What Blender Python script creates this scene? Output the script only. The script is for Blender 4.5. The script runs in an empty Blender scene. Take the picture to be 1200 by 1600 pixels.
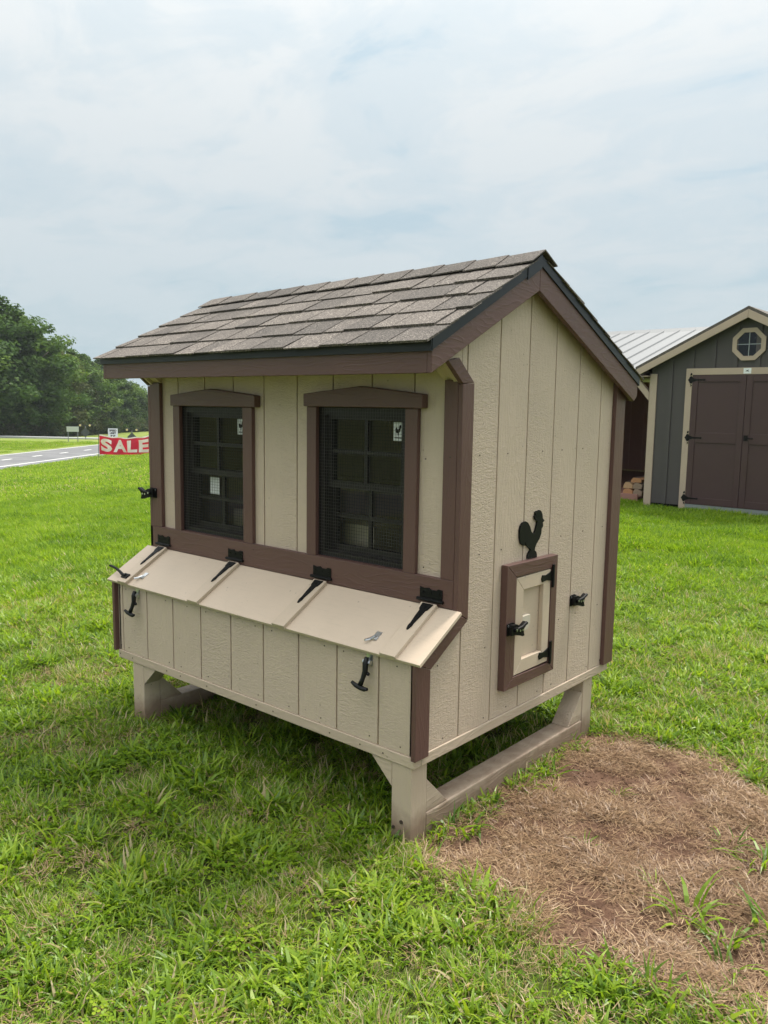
import bpy, bmesh, math, random
import numpy as np
from mathutils import Vector, Matrix

random.seed(7)
RNG = np.random.default_rng(11)
scene = bpy.context.scene
COL = scene.collection
R = math.radians

# ------------------------------------------------------------------ camera
CAM = np.array([1.6326, -2.2958, 1.5132])
YAW, PIT, ROL = 0.7102, -0.1309, 0.0144
RT = np.array([math.cos(YAW), math.sin(YAW), 0.0])
HD = np.array([-math.sin(YAW), math.cos(YAW), 0.0])
_fw = Vector((-math.sin(YAW) * math.cos(PIT), math.cos(YAW) * math.cos(PIT), math.sin(PIT)))
_rt = Vector(RT); _up = _rt.cross(_fw)
_r2 = math.cos(ROL) * _rt + math.sin(ROL) * _up
_u2 = -math.sin(ROL) * _rt + math.cos(ROL) * _up
cd = bpy.data.cameras.new('camera')
cd.sensor_fit = 'VERTICAL'; cd.sensor_height = 36; cd.lens = 1272.99 * 36 / 1600
cd.clip_start = 0.05; cd.clip_end = 6000
cam = bpy.data.objects.new('camera', cd); COL.objects.link(cam)
m3 = Matrix((_r2, _u2, -_fw)).transposed()
cam.matrix_world = Matrix.Translation(Vector(CAM)) @ m3.to_4x4()
scene.camera = cam

# ------------------------------------------------------------------ light, sky, exposure
SUN_EL, SUN_AZ = 64.0, 9.0           # azimuth from +Y towards +X
sdir = Vector((math.sin(R(SUN_AZ)) * math.cos(R(SUN_EL)), math.cos(R(SUN_AZ)) * math.cos(R(SUN_EL)), math.sin(R(SUN_EL))))
sl = bpy.data.lights.new('sun', 'SUN'); sl.energy = 3.2; sl.angle = R(10); sl.color = (1.0, 0.95, 0.87)
so = bpy.data.objects.new('sun', sl); COL.objects.link(so)
so.rotation_euler = sdir.to_track_quat('Z', 'Y').to_euler()
so.location = (0, 0, 30)

world = bpy.data.worlds.new('World'); scene.world = world; world.use_nodes = True
scene.view_settings.view_transform = 'Standard'
scene.view_settings.look = 'None'
scene.view_settings.exposure = 0.65
scene.view_settings.gamma = 1.0
scene.view_settings.use_curve_mapping = False


class NT:
    """tiny node helper"""
    def __init__(self, tree):
        self.t = tree; self.n = tree.nodes; self.l = tree.links
    def new(self, kind, **kw):
        nd = self.n.new(kind)
        for k, v in kw.items():
            if hasattr(nd, k) and not k[0].isupper():
                setattr(nd, k, v)
        return nd
    def link(self, a, b):
        self.l.new(a, b)
    def val(self, nd, name, v):
        nd.inputs[name].default_value = v
    def noise(self, vec, scale, detail=4, rough=0.55, dist=0.0):
        nd = self.n.new('ShaderNodeTexNoise')
        nd.inputs['Scale'].default_value = scale; nd.inputs['Detail'].default_value = detail
        nd.inputs['Roughness'].default_value = rough; nd.inputs['Distortion'].default_value = dist
        if vec is not None: self.l.new(vec, nd.inputs['Vector'])
        return nd.outputs['Fac']
    def mapping(self, vec, scale=(1, 1, 1), loc=(0, 0, 0), rot=(0, 0, 0)):
        nd = self.n.new('ShaderNodeMapping')
        nd.inputs['Scale'].default_value = scale; nd.inputs['Location'].default_value = loc
        nd.inputs['Rotation'].default_value = rot
        self.l.new(vec, nd.inputs['Vector']); return nd.outputs['Vector']
    def ramp(self, fac, stops, interp='LINEAR'):
        nd = self.n.new('ShaderNodeValToRGB'); cr = nd.color_ramp; cr.interpolation = interp
        while len(cr.elements) > 1: cr.elements.remove(cr.elements[-1])
        for i, (p, c) in enumerate(stops):
            e = cr.elements[0] if i == 0 else cr.elements.new(p)
            e.position = p
            e.color = tuple(c) + (1,) if not isinstance(c, (int, float)) else (c, c, c, 1)
        self.l.new(fac, nd.inputs['Fac']); return nd.outputs['Color']
    def mix(self, fac, a, b, mode='MIX'):
        nd = self.n.new('ShaderNodeMix'); nd.data_type = 'RGBA'; nd.blend_type = mode
        for s, v in ((nd.inputs[0], fac), (nd.inputs[6], a), (nd.inputs[7], b)):
            if isinstance(v, (int, float)): s.default_value = v
            elif isinstance(v, tuple): s.default_value = v if len(v) == 4 else v + (1,)
            else: self.l.new(v, s)
        return nd.outputs[2]
    def math(self, op, a, b=0.0, c=None, clamp=False):
        nd = self.n.new('ShaderNodeMath'); nd.operation = op; nd.use_clamp = clamp
        for s, v in zip(nd.inputs, (a, b) if c is None else (a, b, c)):
            if isinstance(v, (int, float)): s.default_value = v
            else: self.l.new(v, s)
        return nd.outputs[0]
    def bump(self, h, strength=0.5, dist=0.002, normal=None):
        nd = self.n.new('ShaderNodeBump'); nd.inputs['Strength'].default_value = strength
        nd.inputs['Distance'].default_value = dist; self.l.new(h, nd.inputs['Height'])
        if normal is not None: self.l.new(normal, nd.inputs['Normal'])
        return nd.outputs['Normal']


# sky: physical sky veiled by thin high cloud
w = NT(world.node_tree); w.n.clear()
sky = w.new('ShaderNodeTexSky'); sky.sky_type = 'NISHITA'; sky.sun_disc = False
sky.sun_elevation = R(SUN_EL); sky.sun_rotation = R(SUN_AZ); sky.dust_density = 3.0; sky.air_density = 1.0
tc = w.new('ShaderNodeTexCoord')
sep = w.new('ShaderNodeSeparateXYZ'); w.link(tc.outputs['Generated'], sep.inputs[0])
zc = w.math('MAXIMUM', sep.outputs['Z'], 0.0)
den = w.math('ADD', zc, 0.16)
px = w.math('DIVIDE', sep.outputs['X'], den); py = w.math('DIVIDE', sep.outputs['Y'], den)
cmb = w.new('ShaderNodeCombineXYZ'); w.link(px, cmb.inputs[0]); w.link(py, cmb.inputs[1])
v1 = w.mapping(cmb.outputs[0], scale=(1.0, 0.85, 1), rot=(0, 0, R(-20)), loc=(0.35, 1.7, 0))
n_big = w.noise(v1, 0.9, 7, 0.55, 0.5)
n_wisp = w.noise(w.mapping(cmb.outputs[0], scale=(1.3, 2.0, 1), rot=(0, 0, R(35)), loc=(5, 2, 0)), 1.9, 10, 0.62, 0.7)
cl = w.math('ADD', w.math('MULTIPLY', n_big, 0.6), w.math('MULTIPLY', n_wisp, 0.4))
cov = w.ramp(cl, [(0.39, 0.0), (0.47, 0.6), (0.56, 1.0)], 'EASE')
haze_f = w.math('POWER', w.math('SUBTRACT', 1.0, zc, clamp=True), 6.0)
blue = w.mix(0.8, sky.outputs['Color'], (3.7, 4.65, 5.1))
base = w.mix(w.math('MULTIPLY', haze_f, 0.75, clamp=True), blue, (3.45, 4.35, 4.85))
cov = w.math('MULTIPLY', cov, w.math('SUBTRACT', 0.92, w.math('MULTIPLY', haze_f, 1.0), clamp=True))
topc = w.mix(cov, base, (5.15, 5.45, 5.6))
# sky overhead, out of view, raised beyond an overcast gradient to light the scene
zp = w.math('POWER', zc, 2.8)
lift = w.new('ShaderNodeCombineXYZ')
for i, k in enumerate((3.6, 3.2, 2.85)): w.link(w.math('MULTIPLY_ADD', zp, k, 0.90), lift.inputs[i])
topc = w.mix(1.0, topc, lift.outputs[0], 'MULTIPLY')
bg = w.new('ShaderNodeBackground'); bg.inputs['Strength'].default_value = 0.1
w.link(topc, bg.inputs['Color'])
wo = w.new('ShaderNodeOutputWorld'); w.link(bg.outputs[0], wo.inputs['Surface'])


HAZE = 0.00028      # per metre, see the haze box at the end

# ------------------------------------------------------------------ object helpers
def tag(o, label=None, cat=None, group=None, kind=None):
    if label: o['label'] = label
    if cat: o['category'] = cat
    if group: o['group'] = group
    if kind: o['kind'] = kind
    return o


def thing(name, label, cat, loc=(0, 0, 0), rz=0.0, group=None):
    o = bpy.data.objects.new(name, None); COL.objects.link(o)
    o.location = loc; o.rotation_euler = (0, 0, rz); o.empty_display_size = 0.1
    return tag(o, label, cat, group)


class MB:
    def __init__(self): self.v = []; self.f = []
    def add(self, vs, fs):
        b = len(self.v); self.v += [tuple(map(float, p)) for p in vs]; self.f += [tuple(i + b for i in f) for f in fs]; return self
    def box(self, x0, x1, y0, y1, z0, z1):
        return self.add([(x0, y0, z0), (x1, y0, z0), (x1, y1, z0), (x0, y1, z0), (x0, y0, z1), (x1, y0, z1), (x1, y1, z1), (x0, y1, z1)],
                        [(0, 3, 2, 1), (4, 5, 6, 7), (0, 1, 5, 4), (1, 2, 6, 5), (2, 3, 7, 6), (3, 0, 4, 7)])
    def hexa(self, p):       # 8 points, bottom loop then top loop
        return self.add(p, [(0, 3, 2, 1), (4, 5, 6, 7), (0, 1, 5, 4), (1, 2, 6, 5), (2, 3, 7, 6), (3, 0, 4, 7)])
    def prism(self, poly, fn, a, b):
        """poly of 2d points, fn(p2, t) -> 3d, extruded from t=a to t=b"""
        n = len(poly)
        vs = [fn(p, a) for p in poly] + [fn(p, b) for p in poly]
        fs = [tuple(range(n))[::-1], tuple(range(n, 2 * n))] + [(i, (i + 1) % n, n + (i + 1) % n, n + i) for i in range(n)]
        return self.add(vs, fs)
    def tube(self, pts, r, n=8, cap=True):
        pts = [Vector(p) for p in pts]; rs = r if isinstance(r, (list, tuple)) else [r] * len(pts)
        vs = []; fs = []
        for i, p in enumerate(pts):
            t = (pts[min(i + 1, len(pts) - 1)] - pts[max(i - 1, 0)]).normalized()
            a = Vector((0, 0, 1)) if abs(t.z) < 0.9 else Vector((1, 0, 0))
            s = t.cross(a).normalized(); u = s.cross(t)
            for k in range(n):
                an = 2 * math.pi * k / n
                vs.append(p + (s * math.cos(an) + u * math.sin(an)) * rs[i])
        for i in range(len(pts) - 1):
            for k in range(n):
                fs.append((i * n + k, i * n + (k + 1) % n, (i + 1) * n + (k + 1) % n, (i + 1) * n + k))
        if cap:
            fs.append(tuple(range(n))[::-1]); fs.append(tuple((len(pts) - 1) * n + k for k in range(n)))
        return self.add(vs, fs)
    def mesh(self, name, mat, smooth=False, recalc=True):
        me = bpy.data.meshes.new(name); me.from_pydata(self.v, [], self.f); me.update()
        if recalc:
            bm = bmesh.new(); bm.from_mesh(me); bmesh.ops.recalc_face_normals(bm, faces=bm.faces); bm.to_mesh(me); bm.free()
        if mat: me.materials.append(mat)
        if smooth: me.polygons.foreach_set('use_smooth', [True] * len(me.polygons))
        return me
    def build(self, name, mat, parent=None, smooth=False, bevel=0.0, loc=None, recalc=True):
        o = bpy.data.objects.new(name, self.mesh(name, mat, smooth, recalc)); COL.objects.link(o)
        if parent: o.parent = parent
        if loc: o.location = loc
        if bevel:
            md = o.modifiers.new('bevel', 'BEVEL'); md.width = bevel; md.segments = 2; md.limit_method = 'ANGLE'
            md.angle_limit = R(30)
        return o


PX = lambda p, t: (t, p[0], p[1])     # poly in (y,z), extruded along x
PY = lambda p, t: (p[0], t, p[1])     # poly in (x,z), extruded along y
PZ = lambda p, t: (p[0], p[1], t)


def clip_poly(poly, a, b):
    """clip 2d polygon to a <= p[0] <= b"""
    def half(pl, k, s):
        out = []
        for i in range(len(pl)):
            p, q = pl[i], pl[(i + 1) % len(pl)]
            ip, iq = s * (p[0] - k) >= 0, s * (q[0] - k) >= 0
            if ip: out.append(p)
            if ip != iq:
                t = (k - p[0]) / (q[0] - p[0]); out.append((k, p[1] + t * (q[1] - p[1])))
        return out
    pl = half(poly, a, 1)
    return half(pl, b, -1) if pl else []


def text_mesh(s, size, bold=0.0, extrude=0.002, space=1.0, align='CENTER'):
    cu = bpy.data.curves.new('txt', 'FONT'); cu.body = s; cu.size = size; cu.offset = bold; cu.extrude = extrude
    cu.align_x = align; cu.align_y = 'CENTER'; cu.space_character = space; cu.resolution_u = 4
    o = bpy.data.objects.new('txt', cu); COL.objects.link(o)
    me = bpy.data.meshes.new_from_object(o.evaluated_get(bpy.context.evaluated_depsgraph_get()))
    bpy.data.objects.remove(o); bpy.data.curves.remove(cu)
    return me


# ------------------------------------------------------------------ materials
MATS = {}


def principled(name, col, rough=0.6, metal=0.0, spec=0.5):
    if name in MATS: return MATS[name]
    m = bpy.data.materials.new(name); m.use_nodes = True
    b = m.node_tree.nodes['Principled BSDF']
    b.inputs['Base Color'].default_value = tuple(col) + (1,); b.inputs['Roughness'].default_value = rough
    b.inputs['Metallic'].default_value = metal; b.inputs['Specular IOR Level'].default_value = spec
    nt = NT(m.node_tree); tcn = nt.new('ShaderNodeTexCoord')
    n = nt.noise(tcn.outputs['Object'], 30, 3)
    lo = tuple(c * 0.86 for c in col); hi = tuple(min(1, c * 1.12) for c in col)
    nt.link(nt.mix(n, lo, hi), b.inputs['Base Color'])
    MATS[name] = m; return m


def painted_wood(name, col, axis, emboss=1.0, grain='cedar', rough=0.55, dirt=0.0, spread=0.1):
    """paint over wood-textured board; grain runs along axis (0,1,2)"""
    if name in MATS: return MATS[name]
    m = bpy.data.materials.new(name); m.use_nodes = True
    nt = NT(m.node_tree); b = nt.n['Principled BSDF']
    tcn = nt.new('ShaderNodeTexCoord'); oi = nt.new('ShaderNodeObjectInfo')
    add = nt.new('ShaderNodeVectorMath'); add.operation = 'ADD'
    sc = nt.new('ShaderNodeVectorMath'); sc.operation = 'SCALE'
    cmb = nt.new('ShaderNodeCombineXYZ')
    for i in range(3): nt.link(oi.outputs['Random'], cmb.inputs[i])
    nt.link(cmb.outputs[0], sc.inputs[0]); sc.inputs['Scale'].default_value = 37.0
    nt.link(tcn.outputs['Object'], add.inputs[0]); nt.link(sc.outputs[0], add.inputs[1])
    P = add.outputs[0]
    s = [1, 1, 1]; s[axis] = 0.12
    g = nt.mapping(P, scale=tuple(s))
    fine = nt.noise(g, 110, 5, 0.65, 0.6)
    s2 = [1, 1, 1]; s2[axis] = 0.22
    broad = nt.noise(nt.mapping(P, scale=tuple(s2)), 9, 3, 0.5, 0.3)
    # growth-ring contours of a stretched field
    rings = nt.math('PINGPONG', nt.math('MULTIPLY', broad, 26.0), 1.0)
    rings = nt.math('POWER', rings, 3.0)
    # cross-grain saw flecks
    s3 = [1.0, 1.0, 1.0]; s3[axis] = 2.6
    fleck = nt.noise(nt.mapping(P, scale=tuple(s3)), 30, 4, 0.6, 1.6)
    fl = nt.ramp(fleck, [(0.42, 0.0), (0.60, 1.0)])
    if grain == 'cedar':
        where = nt.ramp(nt.noise(nt.mapping(P, scale=tuple(s2)), 3.2, 2), [(0.42, 0.0), (0.60, 1.0)])
        h = nt.math('ADD', nt.math('MULTIPLY', fine, 0.75), nt.math('MULTIPLY', nt.mix(nt.math('MULTIPLY', where, 0.75), fl, rings), 0.40))
    elif grain == 'plain':
        h = nt.math('ADD', nt.math('MULTIPLY', fine, 0.5), nt.math('MULTIPLY', broad, 0.2))
    else:
        h = nt.math('ADD', nt.math('MULTIPLY', fine, 0.7), nt.math('MULTIPLY', rings, 0.4))
    nt.link(nt.bump(h, 1.0, 0.0020 * emboss), b.inputs['Normal'])
    tone = nt.noise(P, 4.0, 4, 0.6)
    lo = tuple(c * (1 - spread) for c in col); hi = tuple(min(1, c * (1 + spread)) for c in col)
    c = nt.mix(tone, lo, hi)
    c = nt.mix(nt.math('MULTIPLY', nt.ramp(fine, [(0.3, 1.0), (0.48, 0.0)]), 0.14), c, tuple(x * 0.55 for x in col))
    # specks, dings and splashes
    vor = nt.new('ShaderNodeTexVoronoi'); vor.inputs['Scale'].default_value = 26; nt.link(P, vor.inputs['Vector'])
    sp = nt.math('LESS_THAN', vor.outputs['Distance'], 0.095)
    gate = nt.ramp(nt.noise(P, 5, 2), [(0.49, 0.0), (0.60, 1.0)])
    c = nt.mix(nt.math('MULTIPLY', nt.math('MULTIPLY', sp, gate), 0.5 + dirt * 0.3), c, tuple(x * 0.35 for x in col))
    if dirt > 0:
        geo = nt.new('ShaderNodeNewGeometry'); sx = nt.new('ShaderNodeSeparateXYZ'); nt.link(geo.outputs['Position'], sx.inputs[0])
        zf = nt.math('ADD', sx.outputs['Z'], nt.math('MULTIPLY', nt.noise(P, 14, 4), -0.12))
        dm = nt.ramp(zf, [(0.0, 1.0), (0.07, 0.0)])
        c = nt.mix(nt.math('MULTIPLY', dm, dirt), c, (0.17, 0.10, 0.065))
    nt.link(c, b.inputs['Base Color'])
    b.inputs['Roughness'].default_value = rough
    nt.link(nt.math('ADD', nt.math('MULTIPLY', fine, 0.25), rough - 0.12), b.inputs['Roughness'])
    b.inputs['Specular IOR Level'].default_value = 0.4
    MATS[name] = m; return m


TAN = (0.515, 0.412, 0.322); LIDC = (0.555, 0.448, 0.345); BRN = (0.110, 0.057, 0.049)
m_tan_v = painted_wood('tan_siding_paint', TAN, 2, 1.25, 'cedar', 0.5)
m_tan_x = painted_wood('tan_lumber_along_x', (0.47, 0.375, 0.285), 0, 0.8, 'lumber', 0.6, dirt=0.7)
m_tan_y = painted_wood('tan_lumber_along_y', (0.47, 0.375, 0.285), 1, 1.0, 'lumber', 0.6, dirt=0.7)
m_tan_z = painted_wood('tan_lumber_upright', (0.47, 0.375, 0.285), 2, 0.6, 'lumber', 0.6, dirt=0.7)
m_lid = painted_wood('tan_lid_paint', LIDC, 0, 0.12, 'plain', 0.5, spread=0.10)
m_batt = painted_wood('tan_batten_paint', (0.52, 0.42, 0.32), 1, 0.3, 'plain', 0.5)
m_br_x = painted_wood('brown_trim_along_x', BRN, 0, 0.75, 'lumber', 0.45)
m_br_y = painted_wood('brown_trim_along_y', BRN, 1, 0.75, 'lumber', 0.45)
m_br_z = painted_wood('brown_trim_upright', BRN, 2, 0.55, 'lumber', 0.45)
m_black = principled('black_hardware', (0.005, 0.005, 0.005), 0.5, 0.0, 0.18)
m_drip = principled('black_drip_edge', (0.014, 0.016, 0.021), 0.36, 0.0, 0.3)
m_rubber = principled('black_rubber', (0.007, 0.007, 0.008), 0.5, 0.0, 0.3)
m_zinc = principled('zinc_metal', (0.62, 0.64, 0.66), 0.32, 1.0)
m_sash = principled('dark_bronze_vinyl', (0.017, 0.014, 0.0138), 0.42, 0.0, 0.3)
m_wire = principled('dark_wire', (0.07, 0.066, 0.065), 0.45, 0.3)
m_white = principled('white_label', (0.72, 0.74, 0.74), 0.5)
m_inner = principled('raw_interior_wood', (0.58, 0.50, 0.36), 0.7)
m_nail = principled('nail_head', (0.05, 0.035, 0.028), 0.5)


def glass(name, tint, rough=0.03):
    m = bpy.data.materials.new(name); m.use_nodes = True; nt = NT(m.node_tree); nt.n.clear()
    tr = nt.new('ShaderNodeBsdfTransparent'); tr.inputs['Color'].default_value = tuple(tint) + (1,)
    gl = nt.new('ShaderNodeBsdfGlossy'); gl.inputs['Roughness'].default_value = rough; gl.inputs['Color'].default_value = (0.36, 0.33, 0.36, 1)
    fr = nt.new('ShaderNodeFresnel'); fr.inputs['IOR'].default_value = 1.5
    mx = nt.new('ShaderNodeMixShader'); nt.link(fr.outputs[0], mx.inputs[0])
    nt.link(tr.outputs[0], mx.inputs[1]); nt.link(gl.outputs[0], mx.inputs[2])
    o = nt.new('ShaderNodeOutputMaterial'); nt.link(mx.outputs[0], o.inputs[0])
    return m


m_glass = glass('window_glass', (0.45, 0.48, 0.46))
m_clear = glass('clear_glass', (0.92, 0.94, 0.92))


def shingle_mat():
    m = bpy.data.materials.new('asphalt_shingle'); m.use_nodes = True; nt = NT(m.node_tree); b = nt.n['Principled BSDF']
    tcn = nt.new('ShaderNodeTexCoord'); oi = nt.new('ShaderNodeObjectInfo')
    P = tcn.outputs['Object']
    g = nt.noise(P, 170, 3, 0.75)
    col = nt.ramp(g, [(0.30, (0.018, 0.015, 0.013)), (0.44, (0.066, 0.054, 0.046)), (0.54, (0.124, 0.104, 0.089)), (0.66, (0.36, 0.32, 0.275))])
    blot = nt.noise(P, 9, 4, 0.6)
    col = nt.mix(nt.math('MULTIPLY', nt.ramp(blot, [(0.38, 1.0), (0.62, 0.0)]), 0.4), col, (0.07, 0.058, 0.05))
    tone = nt.ramp(oi.outputs['Random'], [(0.0, 0.62), (0.5, 0.92), (1.0, 1.22)])
    col = nt.mix(1.0, col, tone, 'MULTIPLY')
    nt.link(col, b.inputs['Base Color']); b.inputs['Roughness'].default_value = 0.85
    nt.link(nt.bump(g, 0.8, 0.0022), b.inputs['Normal'])
    return m


m_shingle = shingle_mat()


def ground_mat():
    m = bpy.data.materials.new('turf_soil'); m.use_nodes = True; nt = NT(m.node_tree); b = nt.n['Principled BSDF']
    geo = nt.new('ShaderNodeNewGeometry'); P = geo.outputs['Position']
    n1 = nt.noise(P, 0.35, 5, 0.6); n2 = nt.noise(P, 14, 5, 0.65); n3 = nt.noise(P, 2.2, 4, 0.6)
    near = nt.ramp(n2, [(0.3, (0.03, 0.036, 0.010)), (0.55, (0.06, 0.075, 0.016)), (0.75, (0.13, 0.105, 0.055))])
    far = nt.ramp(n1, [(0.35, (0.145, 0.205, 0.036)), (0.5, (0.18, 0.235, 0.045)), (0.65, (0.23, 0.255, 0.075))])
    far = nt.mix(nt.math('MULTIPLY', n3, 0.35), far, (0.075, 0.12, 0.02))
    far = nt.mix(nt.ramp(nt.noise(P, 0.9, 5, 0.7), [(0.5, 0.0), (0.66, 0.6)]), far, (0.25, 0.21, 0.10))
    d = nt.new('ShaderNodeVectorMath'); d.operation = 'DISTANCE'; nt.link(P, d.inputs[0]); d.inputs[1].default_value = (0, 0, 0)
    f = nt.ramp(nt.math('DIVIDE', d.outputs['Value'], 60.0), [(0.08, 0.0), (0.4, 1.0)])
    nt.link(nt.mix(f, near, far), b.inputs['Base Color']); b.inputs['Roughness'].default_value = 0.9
    b.inputs['Specular IOR Level'].default_value = 0.1
    nt.link(nt.bump(n2, 0.8, 0.03), b.inputs['Normal'])
    return m


def soil_mat():
    m = bpy.data.materials.new('red_clay_soil'); m.use_nodes = True; nt = NT(m.node_tree); b = nt.n['Principled BSDF']
    geo = nt.new('ShaderNodeNewGeometry'); P = geo.outputs['Position']
    n1 = nt.noise(P, 6, 6, 0.65); n2 = nt.noise(P, 60, 5, 0.7)
    c = nt.ramp(n1, [(0.3, (0.045, 0.021, 0.014)), (0.5, (0.095, 0.049, 0.032)), (0.7, (0.165, 0.100, 0.066))])
    c = nt.mix(nt.math('MULTIPLY', n2, 0.4), c, (0.21, 0.14, 0.095))
    nt.link(c, b.inputs['Base Color']); b.inputs['Roughness'].default_value = 0.95; b.inputs['Specular IOR Level'].default_value = 0.1
    nt.link(nt.bump(nt.math('ADD', n1, n2), 1.0, 0.012), b.inputs['Normal'])
    return m


def asphalt_mat():
    m = bpy.data.materials.new('asphalt'); m.use_nodes = True; nt = NT(m.node_tree); b = nt.n['Principled BSDF']
    geo = nt.new('ShaderNodeNewGeometry'); P = geo.outputs['Position']
    n = nt.noise(P, 0.6, 5, 0.6); n2 = nt.noise(P, 40, 2)
    c = nt.ramp(nt.math('ADD', nt.math('MULTIPLY', n, 0.7), nt.math('MULTIPLY', n2, 0.3)), [(0.35, (0.10, 0.103, 0.11)), (0.65, (0.165, 0.165, 0.17))])
    nt.link(c, b.inputs['Base Color']); b.inputs['Roughness'].default_value = 0.8
    return m


def leaf_mat(name, stops, trans=0.45, spec=0.25, tree=False):
    """two-sided leaf: diffuse + translucent + soft gloss; colour from the mesh's tint attribute and a per-instance random"""
    m = bpy.data.materials.new(name); m.use_nodes = True; nt = NT(m.node_tree); nt.n.clear()
    at = nt.new('ShaderNodeAttribute'); at.attribute_name = 'tint'
    oi = nt.new('ShaderNodeObjectInfo'); geo = nt.new('ShaderNodeNewGeometry')
    big = nt.noise(geo.outputs['Position'], 0.05 if tree else 0.55, 3, 0.5)
    f = nt.math('ADD', nt.math('MULTIPLY', at.outputs['Fac'], 0.62), nt.math('MULTIPLY', oi.outputs['Random'], 0.18))
    f = nt.math('ADD', f, nt.math('MULTIPLY', nt.math('SUBTRACT', big, 0.4), 0.6))
    c = nt.ramp(f, stops)
    df = nt.new('ShaderNodeBsdfDiffuse'); nt.link(c, df.inputs['Color'])
    tl = nt.new('ShaderNodeBsdfTranslucent')
    nt.link(nt.mix(1.0, c, (1.15, 1.15, 0.6), 'MULTIPLY'), tl.inputs['Color'])
    mx = nt.new('ShaderNodeMixShader'); mx.inputs[0].default_value = trans
    nt.link(df.outputs[0], mx.inputs[1]); nt.link(tl.outputs[0], mx.inputs[2])
    gl = nt.new('ShaderNodeBsdfGlossy'); gl.inputs['Roughness'].default_value = 0.38
    m2 = nt.new('ShaderNodeMixShader'); m2.inputs[0].default_value = spec * 0.16
    nt.link(mx.outputs[0], m2.inputs[1]); nt.link(gl.outputs[0], m2.inputs[2])
    o = nt.new('ShaderNodeOutputMaterial'); nt.link(m2.outputs[0], o.inputs[0])
    return m


GRASS = [(0.0, (0.040, 0.090, 0.014)), (0.3, (0.118, 0.220, 0.018)), (0.6, (0.228, 0.352, 0.024)), (0.80, (0.325, 0.428, 0.036)), (0.93, (0.36, 0.33, 0.12)), (1.0, (0.48, 0.39, 0.23))]
m_grass = leaf_mat('grass_blade', GRASS, 0.5, 0.16)
m_grass_far = leaf_mat('grass_blade_far', GRASS, 0.5, 0.05)
m_straw = leaf_mat('dry_straw', [(0.0, (0.10, 0.052, 0.032)), (0.3, (0.19, 0.115, 0.068)), (0.6, (0.34, 0.228, 0.132)), (1.0, (0.62, 0.48, 0.30))], 0.1, 0.15)

# ------------------------------------------------------------------ terrain


def sstep(a, b, t):
    s = np.clip((t - a) / (b - a), 0, 1); return s * s * (3 - 2 * s)


def world_xy(u, v):
    return CAM[:2][None, :] + np.atleast_1d(u)[:, None] * RT[:2] + np.atleast_1d(v)[:, None] * HD[:2]


def uv_of(x, y):
    dx, dy = x - CAM[0], y - CAM[1]
    return dx * RT[0] + dy * RT[1], dx * HD[0] + dy * HD[1]


def terrain(x, y):
    u, v = uv_of(x, y); q = u - 0.09 * v
    z = -2.27 * np.clip((-3 - q) / 21.5, 0, 1)
    return z - 1.4 * sstep(80, 92, v) * sstep(31.5, 36, -q)


def make_ground():
    qs = np.unique(np.concatenate([np.linspace(-900, -120, 14), np.linspace(-120, -40, 17), np.linspace(-40, -3, 38), np.linspace(-3, 20, 12), np.linspace(20, 900, 16)]))
    vs = np.unique(np.concatenate([np.linspace(-200, -10, 10), np.linspace(-10, 40, 26), np.linspace(40, 130, 46), np.linspace(130, 1800, 26)]))
    Q, V = np.meshgrid(qs, vs); U = Q + 0.09 * V
    xy = world_xy(U.ravel(), V.ravel()); z = terrain(xy[:, 0], xy[:, 1])
    nq, nv = len(qs), len(vs)
    me = bpy.data.meshes.new('ground')
    faces = [(j * nq + i, j * nq + i + 1, (j + 1) * nq + i + 1, (j + 1) * nq + i) for j in range(nv - 1) for i in range(nq - 1)]
    me.from_pydata([(a, b, c) for (a, b), c in zip(xy, z)], [], faces); me.update()
    me.polygons.foreach_set('use_smooth', [True] * len(me.polygons))
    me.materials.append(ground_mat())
    o = bpy.data.objects.new('ground', me); COL.objects.link(o); o['kind'] = 'structure'; return o


make_ground()


def strip(name, q0, q1, v0, v1, step, lift, mat, kind=None, parent=None):
    mb = MB(); n = max(1, int((v1 - v0) / step)); vs = []
    for i in range(n + 1):
        v = v0 + (v1 - v0) * i / n
        for q in (q0, q1):
            p = world_xy(q + 0.09 * v, v)[0]; vs.append((p[0], p[1], -2.27 + lift))
    mb.add(vs, [(2 * i, 2 * i + 1, 2 * i + 3, 2 * i + 2) for i in range(n)])
    o = mb.build(name, mat, parent)
    if kind: o['kind'] = kind
    return o


m_asph = asphalt_mat()
m_line = principled('road_paint', (0.72, 0.72, 0.70), 0.6)
road = strip('road', -31.2, -24.5, -60, 500, 8, 0.02, m_asph, 'structure')
strip('edge_line', -25.78, -25.62, -60, 500, 8, 0.026, m_line, None, road)
strip('edge_line', -31.0, -30.86, -60, 500, 8, 0.026, m_line, None, road)
for k in range(-6, 22):
    v0 = 54.4 + 3.75 * k
    strip('lane_dash', -28.5, -28.32, v0, v0 + 1.2, 2, 0.026, m_line, None, road)

# bare patch beside the coop
PATCH = [(0.03, -0.17), (0.12, -0.25), (0.33, -0.25), (0.52, -0.30), (0.70, -0.36), (0.94, -0.27), (1.16, -0.25), (1.5, -0.05), (1.72, 0.35), (1.6, 0.75), (1.2, 0.98),
         (0.78, 1.03), (0.52, 1.17), (0.22, 1.22), (0.03, 1.0)]
PC = np.array([0.75, 0.42])


def in_poly(x, y, poly):
    ins = np.zeros(x.shape, bool); n = len(poly)
    for i in range(n):
        x0, y0 = poly[i]; x1, y1 = poly[(i + 1) % n]
        c = ((y0 > y) != (y1 > y)) & (x < (x1 - x0) * (y - y0) / (y1 - y0 + 1e-12) + x0)
        ins ^= c
    return ins


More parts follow.
